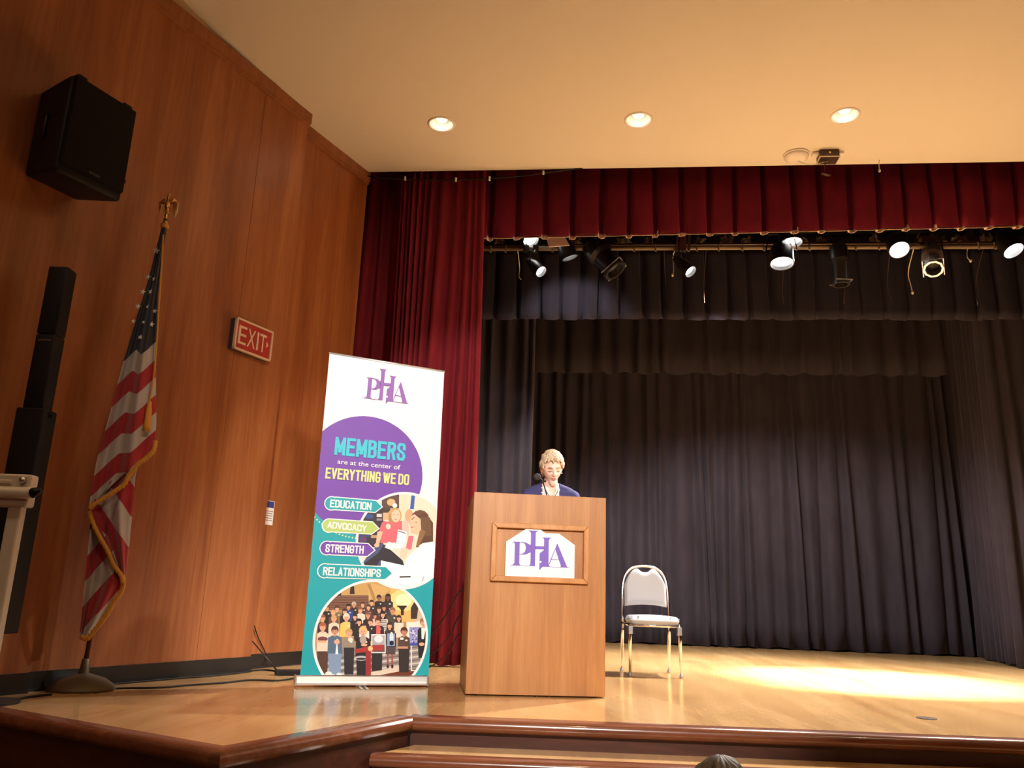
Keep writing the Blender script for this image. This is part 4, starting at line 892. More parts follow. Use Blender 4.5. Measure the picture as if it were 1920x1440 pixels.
for sx in (-1, 1):
    lg = mk('leg', ic(tube([(sx * .2, -.2, .41), (sx * .204, -.215, .36), (sx * .206, -.235, .02)], [.0145, .0135, .0115], 12)), 'chrome', ch, True)
    mk('foot_cap', ic(lathe([(.014, 0), (.015, .02), (.0125, .026)], (sx * .206, -.2355, 0), (0, 0, 1), 12)), 'galv', lg, True)
    lg = mk('leg', ic(tube([(sx * .203, .2, .43), (sx * .203, .205, .34), (sx * .204, .237, .02)], [.0145, .0135, .0115], 12)), 'chrome', ch, True)
    mk('foot_cap', ic(lathe([(.014, 0), (.015, .02), (.0125, .026)], (sx * .204, .2375, 0), (0, 0, 1), 12)), 'galv', lg, True)
    mk('side_bracket', ic(box((sx * .2 - .018, -.24, .33), (sx * .2 + .018, -.2, .395), .005)), 'galv', ch)

# ================================================================== PEOPLE
def remeshed(vf, voxel, it=4, fac=.5):
    me = bpy.data.meshes.new('tmp'); me.from_pydata([tuple(v) for v in vf[0]], [], vf[1])
    o = bpy.data.objects.new('tmp', me); COL.objects.link(o)
    r = o.modifiers.new('r', 'REMESH'); r.mode = 'VOXEL'; r.voxel_size = voxel
    s = o.modifiers.new('s', 'SMOOTH'); s.factor = fac; s.iterations = it
    bpy.context.view_layer.update()
    e = bpy.data.meshes.new_from_object(o.evaluated_get(bpy.context.evaluated_depsgraph_get()))
    out = ([v.co.copy() for v in e.vertices], [tuple(p.vertices) for p in e.polygons])
    bpy.data.objects.remove(o); bpy.data.meshes.remove(me); bpy.data.meshes.remove(e); return out
def cut(vf, keep):
    V, F = vf; F2 = [f for f in F if keep(sum((V[i] for i in f), Vec()) / len(f))]
    used = sorted({i for f in F2 for i in f}); mp = {a: i for i, a in enumerate(used)}
    return [V[i] for i in used], [tuple(mp[i] for i in f) for f in F2]
def g(x, s): return math.exp(-(x / s) ** 2)
def head_mesh(mt):
    V, F = ellipsoid((0, 0, 0), (1, 1, 1), nu=64, nv=44); out = []
    for v in V:
        x, y, z = v; px = .073 * x; py = .092 * y; pz = .116 * z
        if z < 0: px *= 1 - .34 * (-z) ** 1.6; py *= 1 - .10 * (-z) ** 2
        if y > 0: py *= 1.08; pz += .006 * y
        if y < 0:
            py -= .010 * g(z + .78, .22) * g(x, .35)                         # chin
            for e in (-1, 1): py += .011 * g(x - e * .42, .2) * g(z - .02, .14)   # sockets
            py -= .005 * g(z - .2, .1) * g(x, .6)                            # brow
            for e in (-1, 1): py -= .004 * g(x - e * .5, .22) * g(z + .25, .2)    # cheeks
        out.append(mt @ Vec((px, py, pz)))
    return out, F
def finger_hand(wr, d, up, side, L=.085):
    d = d.normalized(); lat = d.cross(up).normalized() * side; parts = []
    pc = wr + d * L * .55
    parts.append(ellipsoid(pc, (.042, .05, .016), Matrix((lat, d, up)).transposed()))
    for i, (o, ln) in enumerate(((-.030, .062), (-.010, .072), (.011, .066), (.030, .050))):
        b0 = wr + d * L + lat * o; k1 = b0 + d * ln * .5 + up * .008; k2 = k1 + d * ln * .4 - up * .012
        parts += [capsule(b0 - d * .02, k1, .0088, .0082, 10), capsule(k1, k2, .0082, .0068, 10)]
    t0 = wr + d * .03 - lat * .03; t1 = t0 + d * .03 - lat * .028; parts += [capsule(t0, t1, .011, .0095, 10), capsule(t1, t1 + d * .028 - lat * .006, .0092, .0075, 10)]
    return parts
pb = onplane((1033, 900), (0, 6.22, 0), (0, 1, 0)); per = thing('person', 'short-haired blond person in navy cardigan reading behind the lectern', 'person', (pb.x, 6.22, 0), rad(4))
HM = Matrix.Translation(Vec((-.002, -.062, 1.548))) @ Matrix.Rotation(rad(5), 4, 'Z') @ Matrix.Rotation(rad(-4), 4, 'Y') @ Matrix.Rotation(rad(24), 4, 'X')
def hd(p): return HM @ Vec(p)
armL = [(-.168, .0, 1.335), (-.215, .03, 1.09), (-.135, -.27, 1.19)]; armR = [(.168, .0, 1.335), (.215, .03, 1.09), (.135, -.27, 1.19)]
body = [head_mesh(HM), capsule(hd((0, -.083, .022)), hd((0, -.108, -.022)), .0085, .0125), ellipsoid(hd((-.012, -.095, -.026)), (.009, .009, .008)), ellipsoid(hd((.012, -.095, -.026)), (.009, .009, .008)),
        ellipsoid(hd((0, -.088, -.053)), (.024, .012, .011)), capsule(hd((0, -.03, -.085)), hd((0, -.055, -.095)), .03)]
for e in (-1, 1): body += [ellipsoid(hd((e * .074, .012, -.008)), (.011, .02, .031), HM.to_3x3())]
body += [capsule((0, .012, 1.36), hd((0, .02, -.05)), .055, .05), ellipsoid((0, .005, 1.20), (.155, .1, .19)), ellipsoid((0, .0, 1.03), (.125, .088, .14)), ellipsoid((0, .005, .90), (.165, .11, .13)), capsule((-.13, .01, 1.34), (.13, .01, 1.34), .05)]
for e in (-1, 1): body += [capsule((e * .03, .015, 1.41), (e * .13, .01, 1.365), .042, .04), capsule((e * .088, 0, .86), (e * .092, -.01, .48), .085, .056), capsule((e * .092, -.01, .48), (e * .095, .025, .09), .054, .036), capsule((e * .095, .02, .05), (e * .105, -.12, .035), .036, .03)]
for A, sd in ((armL, -1), (armR, 1)):
    body += [capsule(A[0], A[1], .048, .038), capsule(A[1], A[2], .037, .027)]
    body += finger_hand(Vec(A[2]), Vec((-sd * .25, -1, .12)), Vec((0, .12, 1)).normalized(), sd)
mk('body', inframe(per, remeshed(join(*body), .0045, 3)), 'skin', per, True)
car = [ellipsoid((0, .005, 1.20), (.17, .116, .19)), ellipsoid((0, .0, 1.02), (.145, .106, .2)), ellipsoid((0, .005, .90), (.18, .125, .13)), capsule((-.135, .01, 1.345), (.135, .01, 1.345), .058)]
for A in (armL, armR): car += [capsule(A[0], A[1], .057, .046), capsule(A[1], Vec(A[1]).lerp(Vec(A[2]), .88), .046, .035)]
for e in (-1, 1): car += [capsule((e * .06, .018, 1.398), (e * .14, .01, 1.365), .045, .046)]
cg = remeshed(join(*car), .008, 3)
cg = cut(cg, lambda c: not (abs(c.x + .006) < .066 and c.y < .02) and c.z > .80 and not (abs(c.x) < .055 and c.z > 1.385))
mk('cardigan', inframe(per, cg), 'navy', per, True, .006)
tp_ = remeshed(join(ellipsoid((0, .003, 1.20), (.161, .108, .19)), ellipsoid((0, .0, 1.02), (.135, .098, .2)), capsule((-.10, .01, 1.34), (.10, .01, 1.34), .054), capsule((-.03, .0, 1.375), (.03, .0, 1.375), .05)), .007, 3)
tp_ = cut(tp_, lambda c: not (c.y < .0 and abs(c.x - .008) < .004 + max(0, c.z - 1.31) * .27 and c.z > 1.31) and c.z < 1.42)
mk('blouse', inframe(per, tp_), 'blouse', per, True, .004)
tr_ = remeshed(join(ellipsoid((0, .005, .90), (.172, .117, .13)), *[capsule((e * .088, 0, .86), (e * .092, -.01, .48), .095, .068) for e in (-1, 1)], *[capsule((e * .092, -.01, .48), (e * .095, .025, .1), .068, .058) for e in (-1, 1)]), .009, 3)
mk('trousers', inframe(per, tr_), 'pants', per, True)
for e in (-1, 1): mk('shoe', inframe(per, bevel(hexa([(e * .095 - .042, .07, 0), (e * .095 + .042, .07, 0), (e * .11 + .045, -.17, 0), (e * .11 - .045, -.17, 0), (e * .095 - .038, .06, .085), (e * .095 + .038, .06, .085), (e * .11 + .035, -.15, .045), (e * .11 - .035, -.15, .045)]), .014, 3)), 'black', per, True)
# hair: cap with swept locks
def hair_cap(mt, R0, low_front=.56, low_back=-.55, seed=2, vol=.015):
    V, F = ellipsoid((0, 0, 0), (1, 1, 1), nu=72, nv=48); R = random.Random(seed); out = []
    for v in V:
        x, y, z = v; th = math.atan2(x, -y)
        n_ = .004 * math.sin(th * 17 + z * 9) + .003 * math.sin(th * 31 - z * 14) + .004 * math.sin(x * 13 + z * 7)
        n_ *= 1 - abs(z) ** 6
        k = vol * (.45 + .85 * max(0, z) + .25 * (y > 0)) + n_
        out.append(mt @ Vec(((.073 + k) * x * (1 - .2 * max(0, -z) ** 1.6), (.096 + k) * y + .004, (.116 + k) * z)))
    keep = []
    for f in F:
        c = sum((V[i] for i in f), Vec()) / len(f); th = abs(math.atan2(c.x, -c.y)) / PI     # 0 front, 1 back
        lim = low_front if th < .26 else (low_front + (.02 - low_front) * min(1, (th - .26) / .1) if th < .46 else (.02 if th < .6 else low_back))
        lim += .05 * math.sin(math.atan2(c.x, -c.y) * 12)
        if c.z > lim: keep.append(f)
    used = sorted({i for f in keep for i in f}); mp = {a: i for i, a in enumerate(used)}
    return [out[i] for i in used], [tuple(mp[i] for i in f) for f in keep]
hr = mk('hair', inframe(per, hair_cap(HM, 0)), 'hair', per, True, .012)
R = random.Random(11); locks = []
for k in range(150):
    th = R.uniform(-PI, PI); ph = R.uniform(.05, 1.15); r_ = .013
    P = []
    for j in range(5):
        a = ph + j * .13; tt = th + j * R.uniform(-.1, .16); lift = 1 + .05 * math.sin(j / 4 * PI) + (.05 * (j == 4) * R.random())
        x, y, z = math.sin(a) * math.sin(tt), -math.sin(a) * math.cos(tt), math.cos(a)
        if abs(tt) < .95 and z < .6: break
        if z < .05: break
        P.append(hd(((.073 + r_ * (.6 + .5 * z)) * x * lift, (.096 + r_) * y * lift + .004, (.116 + r_ * 1.25) * z * lift)))
    if k % 5 == 0 and len(P) > 2 and ph < .7: P[-1] = P[-1] + Vec((R.uniform(.0, .015), 0, R.uniform(.004, .016)))
    if len(P) > 2: locks.append(tube(P, [.0045 + .003 * math.sin(PI * i / (len(P) - 1)) for i in range(len(P))], 5))
mk('hair_locks', inframe(per, join(*locks)), 'hair', hr, True)
for e in (-1, 1):
    mk('eyelid', inframe(per, tube([hd((e * .016, -.0835, .0)), hd((e * .03, -.0835, -.004)), hd((e * .045, -.075, .0))], [.0018, .0036, .0018], 6)), 'brow', per, True)
    mk('eyebrow', inframe(per, tube([hd((e * .014, -.0925, .022)), hd((e * .03, -.0905, .029)), hd((e * .047, -.079, .024))], [.002, .0032, .0015], 6)), 'brow', per, True)
    mk('earring', inframe(per, ellipsoid(hd((e * .079, .005, -.042)), (.005, .005, .006), nu=10, nv=6)), 'steel', per, True)
mk('lips', inframe(per, join(tube([hd((-.022, -.092, -.052)), hd((0, -.1, -.0505)), hd((.022, -.092, -.052))], [.001, .0038, .001], 6), tube([hd((-.02, -.092, -.054)), hd((0, -.099, -.058)), hd((.02, -.092, -.054))], [.001, .0042, .001], 6))), 'lips', per, True)
nk = mk('necklace', inframe(per, tube(smooth_path([(-.055, .0, 1.42), (-.045, -.07, 1.375), (.0, -.105, 1.315), (.045, -.07, 1.375), (.055, .0, 1.42)]), .0022, 6)), 'black', per, True)
mk('pendant', inframe(per, ellipsoid((.004, -.112, 1.305), (.007, .005, .009), nu=10, nv=6)), 'black', nk, True)

# audience member: the crown of a head at the lower edge
ap = onplane((1350, 1419), (0, 2.5, 0), (0, 1, 0)); AZ = ap.z
aud = thing('person', 'grey-brown haired audience member, crown just showing at the bottom edge', 'person', (ap.x, 2.5, HF))
hz = AZ - HF - .135; AM = Matrix.Translation(Vec((0, 0, hz))) @ Matrix.Rotation(PI, 4, 'Z')
ab = [head_mesh(AM), capsule((0, -.0, hz - .22), (0, 0, hz - .05), .056), ellipsoid((0, -.02, hz - .42), (.165, .11, .24)), capsule((-.15, -.02, hz - .27), (.15, -.02, hz - .27), .055), ellipsoid((0, -.02, hz - .66), (.17, .13, .13)), capsule((0, .085, hz - .015), (0, .11, hz - .035), .01, .013)]
for e in (-1, 1):
    ab += [capsule((e * .18, -.02, hz - .28), (e * .22, .0, hz - .52), .048, .04), capsule((e * .22, 0, hz - .52), (e * .11, .22, hz - .6), .038, .028), capsule((e * .09, 0, hz - .7), (e * .1, .40, hz - .68), .085, .06), capsule((e * .1, .40, hz - .68), (e * .1, .40, .09), .056, .04), capsule((e * .1, .38, .045), (e * .11, .52, .035), .036, .03)]
    ab += finger_hand(Vec((e * .11, .22, hz - .6)), Vec((-e * .3, 1, 0)), Vec((0, 0, 1)), -e)
    ab += [ellipsoid((e * .075, -.01, hz - .01), (.012, .02, .031))]
mk('body', inframe(aud, remeshed(join(*ab), .007, 3)), 'skin', aud, True)
mk('hair', inframe(aud, hair_cap(AM, 0, seed=6, low_back=-.7, vol=.014)), 'hair2', aud, True, .01)
sh_ = [ellipsoid((0, -.02, hz - .42), (.175, .12, .24)), capsule((-.155, -.02, hz - .275), (.155, -.02, hz - .275), .06), ellipsoid((0, -.02, hz - .64), (.18, .14, .13))]
for e in (-1, 1): sh_ += [capsule((e * .18, -.02, hz - .28), (e * .22, .0, hz - .52), .056, .048)]
mk('shirt', inframe(aud, cut(remeshed(join(*sh_), .01, 3), lambda c: c.z < hz - .19)), 'shirt2', aud, True, .004)
lp_ = []
for e in (-1, 1): lp_ += [capsule((e * .09, 0, hz - .7), (e * .1, .40, hz - .68), .093, .07), capsule((e * .1, .40, hz - .68), (e * .1, .40, .1), .066, .055)]
mk('trousers', inframe(aud, remeshed(join(ellipsoid((0, -.02, hz - .68), (.178, .135, .11)), *lp_), .01, 3)), 'pants', aud, True)

# ================================================================== FLAG
fb = fl((152, 1294)); FY = fb.y
flag = thing('flag_stand', 'draped American flag with gold fringe on a floor stand by the wood wall', 'flag', fb)
ptop = onplane((311, 411), fb, (0, 1, 0)); ptop = Vec((ptop.x, fb.y, ptop.z))
mk('stand_base', lathe([(.0, 0), (.178, 0), (.182, .012), (.17, .028), (.12, .062), (.05, .085), (.028, .092), (.024, .12), (.02, .165), (.016, .17)], fb, (0, 0, 1), 40), 'bronze', flag, 35)
mk('pole', tube([fb + Vec((0, 0, .10)), ptop], .0135, 12), 'pole', flag, True)
fin = ptop + Vec((0, 0, -.01))
eg = mk('eagle_finial', lathe([(.012, -.03), (.016, -.02), (.012, 0), (.009, .015), (.013, .045), (.018, .06), (.012, .07)], fin, (0, 0, 1), 16), 'gold', flag, True)
e0 = fin + Vec((0, 0, .085))
mk('eagle_body', join(ellipsoid(e0 + Vec((0, -.005, .015)), (.02, .022, .036)), capsule(e0 + Vec((0, -.01, .045)), e0 + Vec((.006, -.018, .085)), .012, .009), ellipsoid(e0 + Vec((.008, -.022, .09)), (.011, .014, .010)), capsule(e0 + Vec((.010, -.032, .09)), e0 + Vec((.008, -.042, .083)), .004, .001), capsule(e0 + Vec((-.008, -.005, -.01)), e0 + Vec((-.01, -.01, -.035)), .007), capsule(e0 + Vec((.008, -.005, -.01)), e0 + Vec((.01, -.01, -.035)), .007)), 'gold', eg, True)
for sx, tipz in ((-1, .01), (1, -.02)):
    w_ = []
    for k in range(6):
        root = e0 + Vec((sx * .014, .004, .04)); sh2 = e0 + Vec((sx * (.028 + .006 * k), .008, .074 - .006 * k)); tip = e0 + Vec((sx * (.038 + .0045 * k), .012, tipz - .03 + .012 * abs(k - 3)))
        w_ += [capsule(root, sh2, .008, .008, 8), capsule(sh2, tip, .0075, .003, 8)]
    mk('eagle_wing', join(*w_), 'gold', eg, True)
mk('collar', lathe([(.018, -.035), (.026, -.03), (.026, -.012), (.016, -.005)], ptop + Vec((0, 0, -.03)), (0, 0, 1), 16), 'goldf', flag, True)
def pline(pts, t):
    L = [0]
    for i in range(len(pts) - 1): L.append(L[-1] + math.dist(pts[i], pts[i + 1]))
    d = t * L[-1]
    for i in range(len(pts) - 1):
        if d <= L[i + 1] + 1e-9:
            k = (d - L[i]) / (L[i + 1] - L[i]); return (pts[i][0] + (pts[i + 1][0] - pts[i][0]) * k, pts[i][1] + (pts[i + 1][1] - pts[i][1]) * k)
    return pts[-1]
def cloth_depth(layer, a, t):      # offset in Y of the draped cloth
    grow = min(1, .25 + 1.2 * t) if layer == 0 else 1
    return [-.125, -.09, -.06][layer] * grow - grow * (.034 * math.cos(a * 2 * PI * 1.25 + .6 + t * .8) + .012 * math.sin(a * 2 * PI * 3.2 + t * 2))
LAYERS = [([(303, 428), (292, 470), (280, 520), (255, 600), (228, 690), (205, 780), (180, 870), (167, 950)], [(313, 427), (303, 480), (296, 560), (293, 632), (292, 720), (293, 790), (291, 835)], lambda x, y: (y + .9 * (x - 260) - 661) / 33),
          ([(205, 905), (172, 945), (168, 960), (180, 992), (200, 1027), (217, 1060), (231, 1092)], [(262, 862), (254, 890), (251, 930), (246, 980), (241, 1030), (236, 1075), (233, 1092)], lambda x, y: 2 + (y - 1.5 * (x - 225.7) - 939) / 65),
          ([(170, 975), (166, 1020), (160, 1080), (155, 1140), (151, 1180), (149, 1194)], [(205, 1010), (222, 1050), (234, 1090), (226, 1112), (206, 1146), (186, 1174), (166, 1198)], lambda x, y: 2 + (y + 1.1 * (x - 187.5) - 1059) / 43)]
V, F, UV = [], [], []; NA, NT = 44, 90
for li, (Lp, Rp, sv) in enumerate(LAYERS):
    o = len(V)
    for j in range(NT + 1):
        t = j / NT; l, r = pline(Lp, t), pline(Rp, t)
        for i in range(NA + 1):
            a = i / NA; px = (l[0] + (r[0] - l[0]) * a, l[1] + (r[1] - l[1]) * a)
            V.append(at(px, FY + cloth_depth(li, a, t))); jog = 9 * (1 if a < .5 else -1) * min(1, abs(a - .5) * 10) if li == 0 else 0
            UV.append((a, sv(px[0], px[1] + jog)))
    for j in range(NT):
        for i in range(NA): b_ = o + j * (NA + 1) + i; F.append((b_, b_ + 1, b_ + NA + 2, b_ + NA + 1))
cloth = mk('flag_cloth', (V, F), 'flag', flag, True, .004)
uvl = cloth.data.uv_layers.new(name='stripe')
for l in cloth.data.loops: uvl.data[l.index].uv = UV[l.vertex_index]
def ribbon(pts, w, y, name='fringe', k=8):
    P = smooth_path([at(p, y + (d if len(p) > 2 else 0)) for p in pts for d in [0]], k); V, F = [], []
    for i, p in enumerate(P):
        d = (P[min(i + 1, len(P) - 1)] - P[max(i - 1, 0)]).normalized(); n_ = Vec((d.z, 0, -d.x)).normalized()
        wob = 1 + .25 * math.sin(i * 2.1)
        V += [p + n_ * w * wob, p - n_ * w * .6]
    for i in range(len(P) - 1): F.append((2 * i, 2 * i + 1, 2 * i + 3, 2 * i + 2))
    return mk(name, (V, F), 'goldf', flag, True, .014)
ribbon([(168, 953), (178, 944), (195, 933), (212, 922), (232, 908), (240, 893), (250, 880), (260, 868), (275, 858), (287, 845), (291, 826)], .014, FY - .175)
ribbon([(168, 958), (176, 982), (189, 1008), (203, 1032), (214, 1058), (228, 1078), (232, 1094)], .014, FY - .14)
ribbon([(232, 1092), (229, 1108), (215, 1128), (206, 1144), (190, 1168), (175, 1186), (163, 1199), (151, 1194)], .015, FY - .11)
def star_poly(c, r, rot):
    v = [c + Vec((math.sin(rot + k * PI / 5), 0, math.cos(rot + k * PI / 5))) * (r if k % 2 == 0 else r * .4) for k in range(10)]
    return v + [p + Vec((0, .002, 0)) for p in v], [tuple(range(10)), tuple(range(19, 9, -1))] + [(i, (i + 1) % 10, 10 + (i + 1) % 10, 10 + i) for i in range(10)]
Lp, Rp, _ = LAYERS[0]
for q in ((293, 470, 1.3), (277, 519, 1), (289, 523, .8), (268, 547, 1), (283, 547, 1), (259, 574, 1), (277, 575, .7), (290, 583, .9), (250, 602, .8), (269, 604, .6), (284, 608, .95), (263, 632, .9)):
    bt = min(range(0, 101), key=lambda k: abs((pline(Lp, k / 100)[1] + pline(Rp, k / 100)[1]) / 2 - q[1])) / 100
    l, r = pline(Lp, bt), pline(Rp, bt); a = (q[0] - l[0]) / max(1, r[0] - l[0])
    mk('star', star_poly(at(q[:2], FY + cloth_depth(0, a, bt) - .012), .020 * q[2], rad(8)), 'star', cloth)
cd_ = [at(p, FY - .185) for p in ((306, 440), (303, 500), (299, 560), (294, 640), (289, 700), (281, 752))]
ct = mk('cord', tube(smooth_path(cd_), .005, 8), 'goldf', flag, True)
td = at((275, 808), FY - .185) - cd_[-1]
mk('tassel', lathe([(.006, 0), (.014, .012), (.012, .03), (.016, .05), (.02, td.length * .8), (.021, td.length)], cd_[-1], td, 14), 'goldf', ct, True)

# ================================================================== WALL SPEAKER
so = .40
q = [onwall(p, so) for p in ((140, 138), (261, 204), (232, 376), (107, 321))]
su0 = (wu(q[0]) + wu(q[3])) / 2; su1 = (wu(q[1]) + wu(q[2])) / 2; sz1 = (q[0].z + q[1].z) / 2; sz0 = (q[2].z + q[3].z) / 2
spk = thing('wall_speaker', 'large black loudspeaker bolted high on the wood wall', 'speaker', WP((su0 + su1) / 2, .16, sz0))
def wq(u0, u1, o, z0, z1): return [WP(u0, o, z0), WP(u1, o, z0), WP(u1, o, z1), WP(u0, o, z1)]
def frust(a, b, bev): 
    return bevel((a + b, [(3, 2, 1, 0), (4, 5, 6, 7), (0, 1, 5, 4), (1, 2, 6, 5), (2, 3, 7, 6), (3, 0, 4, 7)]), bev, 3)
mk('cabinet', frust(wq(su0 + .03, su1 - .06, .05, sz0 + .05, sz1 - .02), wq(su0, su1, so - .02, sz0, sz1), .025), 'black', spk, 40)
mk('grille', frust(wq(su0 + .012, su1 - .012, so - .03, sz0 + .05, sz1 - .012), wq(su0 + .016, su1 - .016, so + .006, sz0 + .055, sz1 - .016), .006), 'grille', spk, 40)
mk('wall_bracket', join(wallbox((su0 + su1) / 2 - .12, (su0 + su1) / 2 + .12, .001, .02, sz0 + .1, sz1 - .1), wallbox((su0 + su1) / 2 - .05, (su0 + su1) / 2 + .05, .02, .1, sz0 + .2, sz1 - .2)), 'blackmet', spk)
for uu, zz in ((su0 + .07, sz1), (su1 - .05, sz1)): mk('mount_knob', bevel(wallbox(uu - .03, uu + .03, so - .09, so - .03, zz - .005, zz + .025), .008), 'black', spk)
mk('side_knob', lathe([(.0, .03), (.015, .028), (.017, .0)], WP(su1 - .002, so - .06, sz0 + .16), WD, 12), 'black', spk, True)
mk('side_handle', tube([WP(su0 + .02, .2, sz0 + .25), WP(su0 + .008, .2, sz0 + .27), WP(su0 + .008, .2, sz0 + .38), WP(su0 + .02, .2, sz0 + .4)], .008, 8), 'blackmet', spk, True)
mk('badge', wallbox((su0 + su1) / 2 - .035, (su0 + su1) / 2 + .035, so + .004, so + .009, sz0 + .065, sz0 + .08), 'blackmet', spk)

# ================================================================== EXIT SIGN, LABEL
eo = .06
q = [onwall(p, eo) for p in ((443, 597), (513, 620), (505, 676), (437, 655))]
eu0 = (wu(q[0]) + wu(q[3])) / 2; eu1 = (wu(q[1]) + wu(q[2])) / 2; ez1 = (q[0].z + q[1].z) / 2; ez0 = (q[2].z + q[3].z) / 2
ex = thing('exit_sign', 'red exit sign with cream frame on the wood wall', 'exit sign', WP((eu0 + eu1) / 2, 0, ez0))
mk('housing', wallbox(eu0 + .004, eu1 - .004, .001, eo - .008, ez0 + .004, ez1 - .004), 'brown', ex)
mk('face', wallbox(eu0 + .01, eu1 - .01, eo - .008, eo, ez0 + .01, ez1 - .01), 'exitred', ex)
fw = .014
mk('frame', join(wallbox(eu0, eu1, eo - .012, eo + .01, ez1 - fw, ez1), wallbox(eu0, eu1, eo - .012, eo + .01, ez0, ez0 + fw), wallbox(eu0, eu0 + fw, eo - .012, eo + .01, ez0, ez1), wallbox(eu1 - fw, eu1, eo - .012, eo + .01, ez0, ez1)), 'exitcream', ex)
ew, eh = eu1 - eu0, ez1 - ez0
for ch_, x0, x1 in (('E', .09, .30), ('X', .33, .54), ('I', .58, .625), ('T', .655, .84)):
    v, f = text_mesh(ch_, .0)
    V = [WP(eu0 + ew * (x0 + (x1 - x0) * a.x), eo + .003, ez0 + eh * (.21 + .58 * a.y)) for a in v]
    mk('letter', (V, f), 'exitcream', ex, solid=.003)
mk('arrow', prism([(eu0 + ew * .855, ez0 + eh * .40), (eu0 + ew * .91, ez0 + eh * .50), (eu0 + ew * .855, ez0 + eh * .60)], lambda a, b, t: WP(a, t, b), eo, eo + .003), 'exitcream', ex)
q0 = onwall((500, 938), -.138); q1 = onwall((510, 985), -.138); u0, u1 = wu(q0), wu(q1)
lb = solo('wall_label', wallbox(u0 - .03, u1, -.139, -.134, q1.z, q0.z), 'white', 'narrow white printed label on the wood wall beside the corner', 'label')
mk('header_band', wallbox(u0 - .028, u1 - .006, -.134, -.1335, q0.z - .055, q0.z - .004), mat('label_blue', (.03, .04, .22), .5), lb)
for k in range(5): mk('text_line', wallbox(u0 - .01, u1 - .01 - .006 * (k % 2), -.134, -.1335, q0.z - .085 - k * .018, q0.z - .079 - k * .018), mat('label_grey', (.25, .2, .2), .6), lb)

# ================================================================== COLUMN SPEAKER, WHITE RACK (left edge)
cb = at((8, 1188), 4.30); ct_ = at((105, 505), 4.30)
cxy = Vec(((cb.x + ct_.x) / 2 - .0, 4.30, 0)); zb, zm, zt = cb.z, at((50, 768), 4.30).z, ct_.z
col = thing('column_speaker', 'tall slim black column loudspeaker at the left edge', 'speaker', cxy)
def cbx(w_, d_, z0, z1, bev=.008): return bevel(box((cxy.x - w_ / 2, cxy.y - d_ / 2, z0), (cxy.x + w_ / 2, cxy.y + d_ / 2, z1)), bev, 3)
mk('upper_array', cbx(.108, .10, (zm + zt) / 2 + .012, zt), 'black', col, 40); mk('middle_array', cbx(.108, .10, zm, (zm + zt) / 2 + .009), 'black', col, 40)
mk('joint_plate', cbx(.07, .104, (zm + zt) / 2 - .03, (zm + zt) / 2 - .024, .001), 'steel', col)
mk('lower_column', cbx(.15, .13, zb, zm), 'black', col, 40); mk('lock_lever', cbx(.19, .03, zm - .04, zm - .015), 'black', col)
mk('pole', tube([cxy + Vec((0, 0, .02)), cxy + Vec((0, 0, zb))], .02, 12), 'blackmet', col, True)
mk('floor_plate', lathe([(.0, 0), (.16, 0), (.16, .012), (.03, .022), (.022, .05)], cxy, (0, 0, 1), 32), 'blackmet', col, 35)
ry = 3.0; rt = at((22, 925), ry); wr_ = thing('white_rack', 'white tubular metal rack corner at the left edge in front of the column speaker', 'rack', (rt.x - .02, ry, HF))
px_ = at((24, 1000), ry).x
for dx in (0, -.9): mk('post', bevel(box((px_ - .024 + dx, ry - .02, HF + .03), (px_ + .024 + dx, ry + .02, rt.z)), .006), 'cream', wr_)
mk('top_bar', tube([(px_ - 1.0, ry - .03, rt.z), (px_ + .058, ry - .03, rt.z)], .021, 14), 'cream', wr_, True)
mk('bar_tip', tube([(px_ + .058, ry - .03, rt.z), (px_ + .088, ry - .028, rt.z + .012)], [.02, .012], 12), 'black', wr_, True)
mk('corner_bracket', bevel(box((px_ - .09, ry - .028, rt.z - .05), (px_ + .045, ry + .028, rt.z + .068)), .008), 'cream', wr_)
mk('bolt', lathe([(.0, .012), (.011, .01), (.013, 0)], (px_ + .02, ry - .03, rt.z + .045), (0, -1, 0), 14), 'steel', wr_, True)
mk('upper_rail', bevel(box((px_ - .98, ry - .034, rt.z + .03), (px_ - .02, ry - .02, rt.z + .045)), .003), 'cream', wr_)
for dx in (0, -.9): mk('foot', bevel(box((px_ - .03 + dx, ry - .28, HF), (px_ + .03 + dx, ry + .28, HF + .035)), .006), 'cream', wr_)

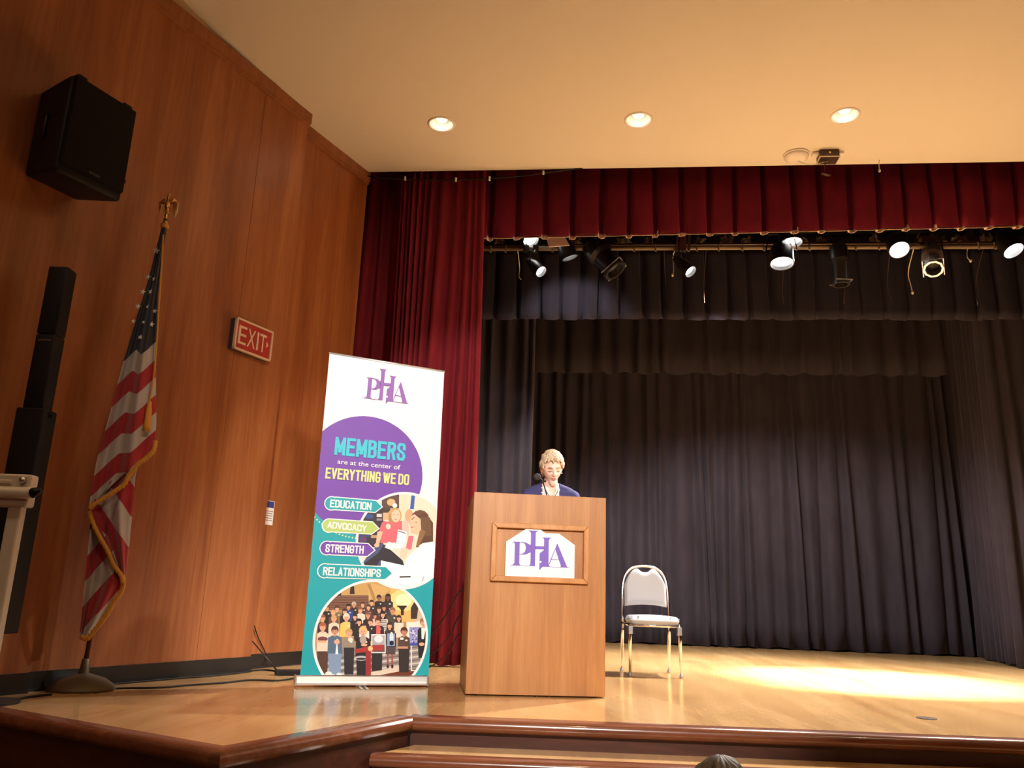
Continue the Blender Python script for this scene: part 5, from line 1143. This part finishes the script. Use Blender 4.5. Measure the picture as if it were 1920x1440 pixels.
# ================================================================== SMALL FLOOR ITEMS
rc = fl((540, 1266)); rcv = thing('wireless_receiver', 'low black receiver box with antenna on the floor behind the banner', 'receiver', rc, rad(20))
mk('case', inframe(rcv, box((-.09, -.045, 0), (.14, .06, .035), .005)), 'black', rcv)
a0 = rc + Vec((-.075, -.02, .03)); a1 = onplane((473, 1202), a0, (0, 1, 0))
mk('antenna', tube([a0, a1], [.0055, .004], 8), 'blackmet', rcv, True)
wp = [onwall(p, -.13) for p in ((477, 1173), (484, 1195), (498, 1225))]
cord('wall_wire', wp + [wp[-1] - Vec((0, 0, .09)) + WN * .03], .004, 'black', 'thin dark wire running down the wood wall behind the receiver')
fz = .006
cord('floor_cable', [fl(p, fz) for p in ((556, 1271), (520, 1276), (470, 1275), (420, 1280), (360, 1284), (300, 1289), (240, 1290), (205, 1291))], .006, 'black', 'black cable crossing the stage floor from banner to flag base')
cord('floor_cable', [fl(p, fz) for p in ((521, 1259), (500, 1256), (476, 1257), (462, 1260), (400, 1267), (330, 1272), (260, 1278), (205, 1283))], .006, 'black', 'black cable lying along the baseboard behind the flag stand')
cord('floor_cable', [fl(p, fz) for p in ((96, 1302), (60, 1306), (30, 1311), (0, 1314), (-30, 1318))], .007, 'black', 'pair-like black cable left of the flag base along the baseboard')
for (p, tx) in ((((863, 1108), (848, 1135), (828, 1165), (806, 1192), (790, 1208)), 'upper of three thin cables hanging between lectern and banner'), (((862, 1155), (846, 1188), (826, 1212), (803, 1232), (785, 1245)), 'middle of three thin cables hanging between lectern and banner'), (((860, 1190), (848, 1215), (830, 1235), (803, 1252), (785, 1259)), 'lowest of three thin cables hanging between lectern and banner')):
    y0 = 5.95; pts = [at(q, y0 + .12 * i) for i, q in enumerate(p)]
    lst = pts[-1]; cord('lectern_cable', [Vec((-.18, 5.93, pts[0].z + .03))] + pts + [Vec((lst.x - .12, lst.y + .05, max(.01, lst.z - .12))), Vec((lst.x - .3, lst.y + .1, .006))], .0045, 'black', tx, group='cables between lectern and banner')
fp = fl((1737, 1347)); solo('floor_plate', lathe([(.0, 0), (.055, 0), (.055, .003), (.05, .004), (.0, .004)], fp, (0, 0, 1), 28), 'brown', 'small round dark plate set in the stage floor at the right', 'floor plate', smooth=35)
